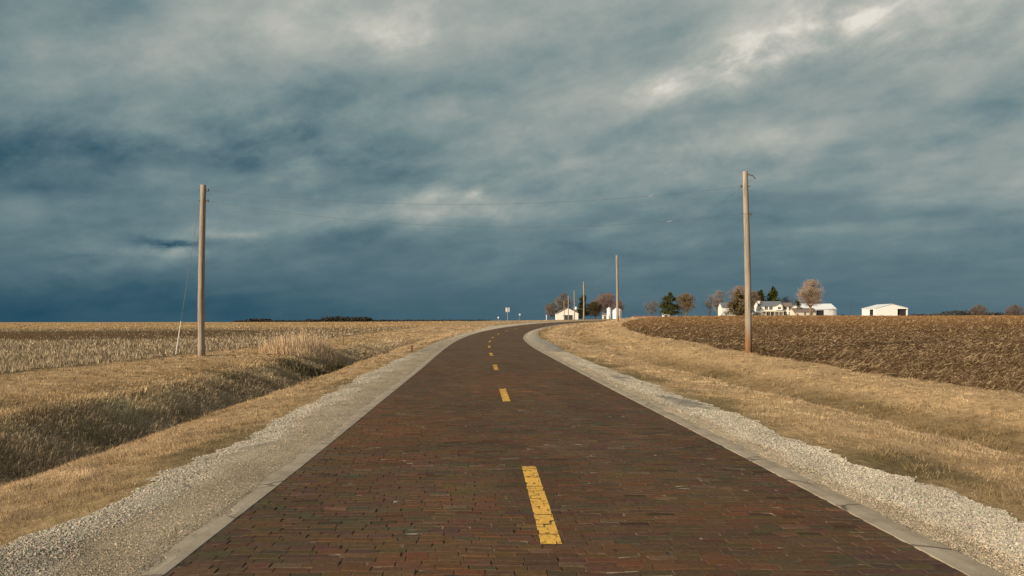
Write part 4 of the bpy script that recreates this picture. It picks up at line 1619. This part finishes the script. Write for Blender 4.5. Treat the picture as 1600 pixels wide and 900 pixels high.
# lattice mast
xm_ = px_to(1329.3, 445)
zg = fz(495, 445)
rt = root("radio_mast", "thin dark mast standing between the two machine sheds", "mast", (xm_, 445, zg))
part(rt, "mast", M_iron, lambda b_: b_.tube([(0, 0, -.5), (0, 0, fz(472, 445) - zg)], [.13, .09], 6))
part(rt, "cross_arm", M_iron, lambda b_: (b_.box(-.6, .6, -.05, .05, fz(478, 445) - zg, fz(478, 445) - zg + .12)))


# ------------------------------------------------------------------ trees
def bare_tree(label, px, Y, ytop, ybase, wpx, colr, m=M_bark, n=3200, trunk_frac=.28, shape=1.0, group="bare trees around the farms", tw=.07, seed=None, low=.2):
    s = Y / F
    H = (ybase - ytop) * s
    R = wpx * s / 2 * 1.1
    X = px_to(px, Y)
    z0 = fz(ybase, Y)
    rs = np.random.default_rng(seed if seed is not None else int(px * 7 + Y))
    rt_ = root("bare_tree", label, "tree", (X, Y, z0), group)
    mb_ = MB()
    r0 = .02 * H + .1
    tips = []
    lean = rs.normal(0, .03, 2) * H
    fork = H * trunk_frac
    mb_.tube([(0, 0, -.8), (lean[0] * .3, lean[1] * .3, fork * .6), (lean[0] * .6, lean[1] * .6, fork)], [r0 * 1.2, r0, r0 * .85], 7)
    nl = int(rs.integers(6, 9))
    for k in range(nl):
        t = k / nl * 6.283 + rs.uniform(-.4, .4)
        sp = R * rs.uniform(.35, .8) if k else 0
        top_ = H * rs.uniform(.68, .97) if k else H * .97
        top_ = top_ * (1 - .22 * (sp / R) ** 2)
        sz = fork * rs.uniform(.75, 1.0)
        p0 = Vector((lean[0] * .6, lean[1] * .6, sz))
        p3 = Vector((math.cos(t) * sp, math.sin(t) * sp, top_))
        p1 = p0.lerp(p3, .35) + Vector((math.cos(t) * sp * .22, math.sin(t) * sp * .22, -H * .03))
        p2 = p0.lerp(p3, .7) + Vector((rs.normal(0, .04 * H), rs.normal(0, .04 * H), 0))
        mb_.tube([p0, p1, p2, p3], [r0 * .5, r0 * .34, r0 * .2, .03], 5)
        for q in range(9):
            u = rs.uniform(.3, 1)
            st = p0.lerp(p1, u / .35) if u < .35 else (p1.lerp(p2, (u - .35) / .35) if u < .7 else p2.lerp(p3, (u - .7) / .3))
            t2 = rs.uniform(0, 6.283)
            ln = R * rs.uniform(.3, .62)
            en = st + Vector((math.cos(t2) * ln, math.sin(t2) * ln, ln * rs.uniform(-.1, .9)))
            zf = np.clip((en.z - H * low) / (H * (1 - low)), 0, 1)
            mxr = R * (math.sin(math.pi * min(1, max(0.06, zf * .92 + .08)) ** shape)) ** .6
            rr_ = math.hypot(en.x, en.y)
            if rr_ > mxr > 0:
                en.x *= mxr / rr_
                en.y *= mxr / rr_
            en.z = min(en.z, H * .98)
            mb_.tube([st, st.lerp(en, .5) + Vector((0, 0, ln * .06)), en], [r0 * .16, r0 * .1, .02], 4)
            tips.append((st, en))
    mb_.build("trunk", m, rt_, True)
    n = int(n * 1.7)
    nf_ = int(n * .33)                                  # half follow the limbs, half fill the crown's outer shell
    idx = rs.integers(0, len(tips), n)
    A_ = np.array([tuple(tips[i][0]) for i in idx])
    B_ = np.array([tuple(tips[i][1]) for i in idx])
    u = rs.uniform(.25, 1.1, n)[:, None]
    st = A_ + (B_ - A_) * u + rs.normal(0, .035 * H, (n, 3))
    dr = rs.normal(0, .6, (n, 3)) + (B_ - A_) / (np.linalg.norm(B_ - A_, axis=1)[:, None] + .01) * .7
    zc_, az_ = rs.uniform(0, 1, nf_) ** .9, rs.uniform(0, 6.283, nf_)
    lobes = .92 + .24 * np.sin(az_ * 3 + rs.uniform(0, 6)) * np.sin(zc_ * 8 + rs.uniform(0, 6)) + .16 * np.sin(az_ * 5 + zc_ * 13 + rs.uniform(0, 6))
    prof = np.clip(np.sin(np.pi * (zc_ * .90 + .07)), .02, 1) ** .62 * lobes
    rad_ = R * .97 * prof * rs.random(nf_) ** .55
    st[:nf_] = np.stack([rad_ * np.cos(az_), rad_ * np.sin(az_), H * (low + (1 - low) * .95 * zc_)], 1)
    out_d = st[:nf_] - np.array([0, 0, H * low])
    dr[:nf_] = out_d / (np.linalg.norm(out_d, axis=1)[:, None] + .01) + rs.normal(0, .45, (nf_, 3))
    dr[:, 2] = dr[:, 2] * .6 + .35
    dr /= np.linalg.norm(dr, axis=1)[:, None]
    ln = rs.uniform(.05, .13, n)[:, None] * H
    en = st + dr * ln
    en[:, 2] = np.clip(en[:, 2], H * low * .8, H * 1.02)
    sd = np.cross(dr, rs.normal(0, 1, (n, 3)))
    sd /= np.linalg.norm(sd, axis=1)[:, None] + 1e-6
    sd *= tw * .52 * rs.uniform(.6, 1.4, n)[:, None]
    V_ = np.stack([st - sd, st + sd, en], 1).reshape(-1, 3)
    T_ = np.array(colr)[None] * rs.uniform(.7, 1.3, n)[:, None]
    mesh_np("crown", V_, [np.arange(n * 3).reshape(-1, 3)], M_twig, rt_, tint=np.repeat(T_, 3, 0))
    return rt_


def evergreen(label, px, Y, ytop, ybase, wpx, colr, n=3600, bare=.12, power=.75, group="evergreens around the farms", lump=.22):
    s = Y / F
    H, R = (ybase - ytop) * s, wpx * s / 2 * 1.15
    X, z0 = px_to(px, Y), fz(ybase, Y)
    rs = np.random.default_rng(int(px * 3 + Y))
    rt_ = root("evergreen_tree", label, "evergreen tree", (X, Y, z0), group)
    mb_ = MB()
    mb_.tube([(0, 0, -.8), (0, 0, H * .5), (.05, 0, H * .96)], [.03 * H, .02 * H, .03], 7)
    mb_.build("trunk", M_bark, rt_, True)
    tiers = rs.uniform(bare, 1, 46)
    V_, T_ = [], []
    for zt_ in tiers:
        t = rs.uniform(0, 6.283)
        rmax = R * ((1 - zt_) / (1 - bare)) ** power * rs.uniform(1 - lump * 2, 1.12) + .25
        m_ = int(n / 46)
        f = rs.random(m_) ** .6
        P_ = np.stack([np.cos(t) * rmax * f, np.sin(t) * rmax * f, zt_ * H - .10 * rmax * f + .0 * f], 1)
        P_ += rs.normal(0, 1, (m_, 3)) * np.array([.16 * rmax + .12, .16 * rmax + .12, .035 * H])
        dr = np.stack([np.cos(t) + rs.normal(0, .7, m_), np.sin(t) + rs.normal(0, .7, m_), rs.normal(-.1, .5, m_)], 1)
        dr /= np.linalg.norm(dr, axis=1)[:, None]
        sd = np.cross(dr, rs.normal(0, 1, (m_, 3)))
        sd /= np.linalg.norm(sd, axis=1)[:, None] + 1e-6
        ln = rs.uniform(.35, .85, m_)[:, None] * (H / 12)
        V_.append(np.stack([P_ - sd * ln * .32, P_ + sd * ln * .32, P_ + dr * ln], 1).reshape(-1, 3))
        T_.append(np.repeat(np.array(colr)[None] * rs.uniform(.6, 1.4, m_)[:, None] * (1 + rs.normal(0, .08, (m_, 3))), 3, 0))
    V_, T_ = np.concatenate(V_), np.concatenate(T_)
    V_[:, 2] = np.maximum(V_[:, 2], H * bare * .5)
    mesh_np("crown", V_, [np.arange(len(V_)).reshape(-1, 3)], M_needle, rt_, tint=np.clip(T_, .005, .5))
    return rt_


PINK, BROWN, GREY = (.25, .205, .175), (.19, .152, .115), (.19, .175, .165)
# behind the garage
bare_tree("low rounded bare tree at the left side of the white garage", 862, 372, 473.5, 500, 22, BROWN, n=2600, trunk_frac=.2)
bare_tree("taller bare tree behind the white garage's left roof slope", 881, 385, 459, 500, 27, BROWN, n=3000)
evergreen("dark evergreen between the white garage and the grain bins", 911, 368, 461.5, 500, 20, (.050, .055, .020), n=3800, power=.6)
bare_tree("dense brown leaf-holding tree right of the dark evergreen near the garage", 929, 366, 472, 500, 26, (.10, .075, .040), n=5200, tw=.13, trunk_frac=.18)
bare_tree("wide pinkish bare tree behind the grain bins", 949, 392, 458.5, 500, 44, (.24, .155, .12), n=4200)
bare_tree("smaller brown bare tree at the right edge of the wide grain bin", 969, 380, 470, 500, 14, BROWN, n=1400)
# middle
bare_tree("hazy grey bare tree standing alone left of the big green evergreen", 1019, 440, 469.5, 497, 28, GREY, n=1900)
evergreen("big green evergreen with a small white shed beneath it", 1046, 418, 458.5, 494, 33, (.060, .066, .020), n=6500, bare=.08, power=.5, lump=.16)
bare_tree("brownish bare tree with pale trunk touching the big evergreen's right side", 1072, 416, 458.5, 497, 32, (.20, .14, .075), M_barkorange, n=4200, trunk_frac=.3)
bare_tree("small leafless tree with dark forked trunk, left of the pinkish tree", 1109, 420, 460, 497, 16, GREY, n=700, trunk_frac=.4)
bare_tree("slender pinkish bare tree left of the white barn", 1122, 446, 453, 497, 21, PINK, n=2200, trunk_frac=.3)
bare_tree("large pinkish bare tree rising behind the white barn", 1156, 447, 446.5, 497, 40, (.30, .205, .155), n=4200)
evergreen("broad olive brown tree in front of the white barn", 1153, 421, 454, 497, 36, (.135, .100, .045), n=4800, bare=.08, power=.6)
bare_tree("tan bare tree just right of the tallest pole", 1178, 443, 455, 497, 22, (.22, .15, .09), n=2600)
evergreen("dark evergreen behind the farmhouse's left end", 1188, 446, 454, 497, 20, (.055, .060, .018), n=3400, power=.6)
evergreen("tallest green evergreen behind the farmhouse roof", 1208, 448, 450.5, 497, 25, (.060, .070, .012), n=4200, power=.65)
bare_tree("faint grey bare tree behind the farmhouse's right end", 1229, 455, 463, 497, 24, (.14, .14, .13), n=1100)
evergreen("round dark bush in the gap between the farmhouse and the low house", 1246, 428, 469.5, 497, 13, (.085, .075, .040), n=2000, bare=.05, power=.4)
bare_tree("tallest bare tree with tan trunk in front of the low house", 1266, 415, 437.5, 497, 36, (.34, .255, .19), M_barkorange, n=5200, trunk_frac=.30, low=.30, tw=.08)
# far right
bare_tree("round reddish bare bush on the horizon right of the free standing shed", 1530, 560, 476.5, 499, 32, (.15, .11, .085), n=3200, trunk_frac=.1, tw=.09, low=.0, shape=.5)
bare_tree("round reddish bare bush at the far right end of the horizon", 1586, 560, 476.5, 499, 32, (.15, .11, .085), n=3200, trunk_frac=.1, tw=.09, low=.0, shape=.5, seed=77)
bare_tree("low dark bush between the machine shed and the thin mast", 1317, 440, 491.5, 497, 8, (.06, .055, .045), n=900, trunk_frac=.1, tw=.1, low=.0)


def far_wood(label, spans, Y, colr, seed):
    rs = np.random.default_rng(seed)
    V_, T_ = [], []
    s = Y / F
    for (xa, xb, yt, yb) in spans:
        m_ = int((xb - xa) * 90)
        u = rs.random(m_)
        X = (xa + (xb - xa) * u - 800) * s
        prof = .65 + .35 * vnoise(u * (xb - xa) / 4.5, u * 0 + xa, seed)
        endf = np.clip(np.minimum(u, 1 - u) * (xb - xa) / 3, .25, 1)
        hmax = (yb - yt) * s * prof * endf
        z = fz(yb, Y) - 1 + (hmax + 1) * rs.random(m_) ** .8
        P_ = np.stack([X, Y + rs.uniform(-20, 20, m_), z], 1)
        d = rs.normal(0, 1, (m_, 3)) * 1.1
        e = rs.normal(0, 1, (m_, 3)) * .5
        V_.append(np.stack([P_ - e, P_ + e, P_ + d], 1).reshape(-1, 3))
        T_.append(np.repeat(np.array(colr)[None] * rs.uniform(.6, 1.4, m_)[:, None], 3, 0))
    V_, T_ = np.concatenate(V_), np.concatenate(T_)
    o_ = mesh_np("far_wood", V_, [np.arange(len(V_)).reshape(-1, 3)], M_twig, tint=T_)
    return tag(o_, label, None, None, 'stuff')


far_wood("dark line of distant woods on the left horizon", [(388, 420, 498, 504), (372, 386, 501, 504), (478, 497, 499, 504), (505, 580, 495.5, 504), (420, 470, 501.3, 504), (580, 770, 501.0, 503.5)], 950, (.050, .050, .045), 4)
far_wood("low dark distant woods on the right horizon", [(1464, 1482, 489.5, 497), (1483, 1518, 485.5, 497), (1516, 1600, 488.5, 497), (1420, 1466, 491.8, 497)], 800, (.055, .060, .060), 9)
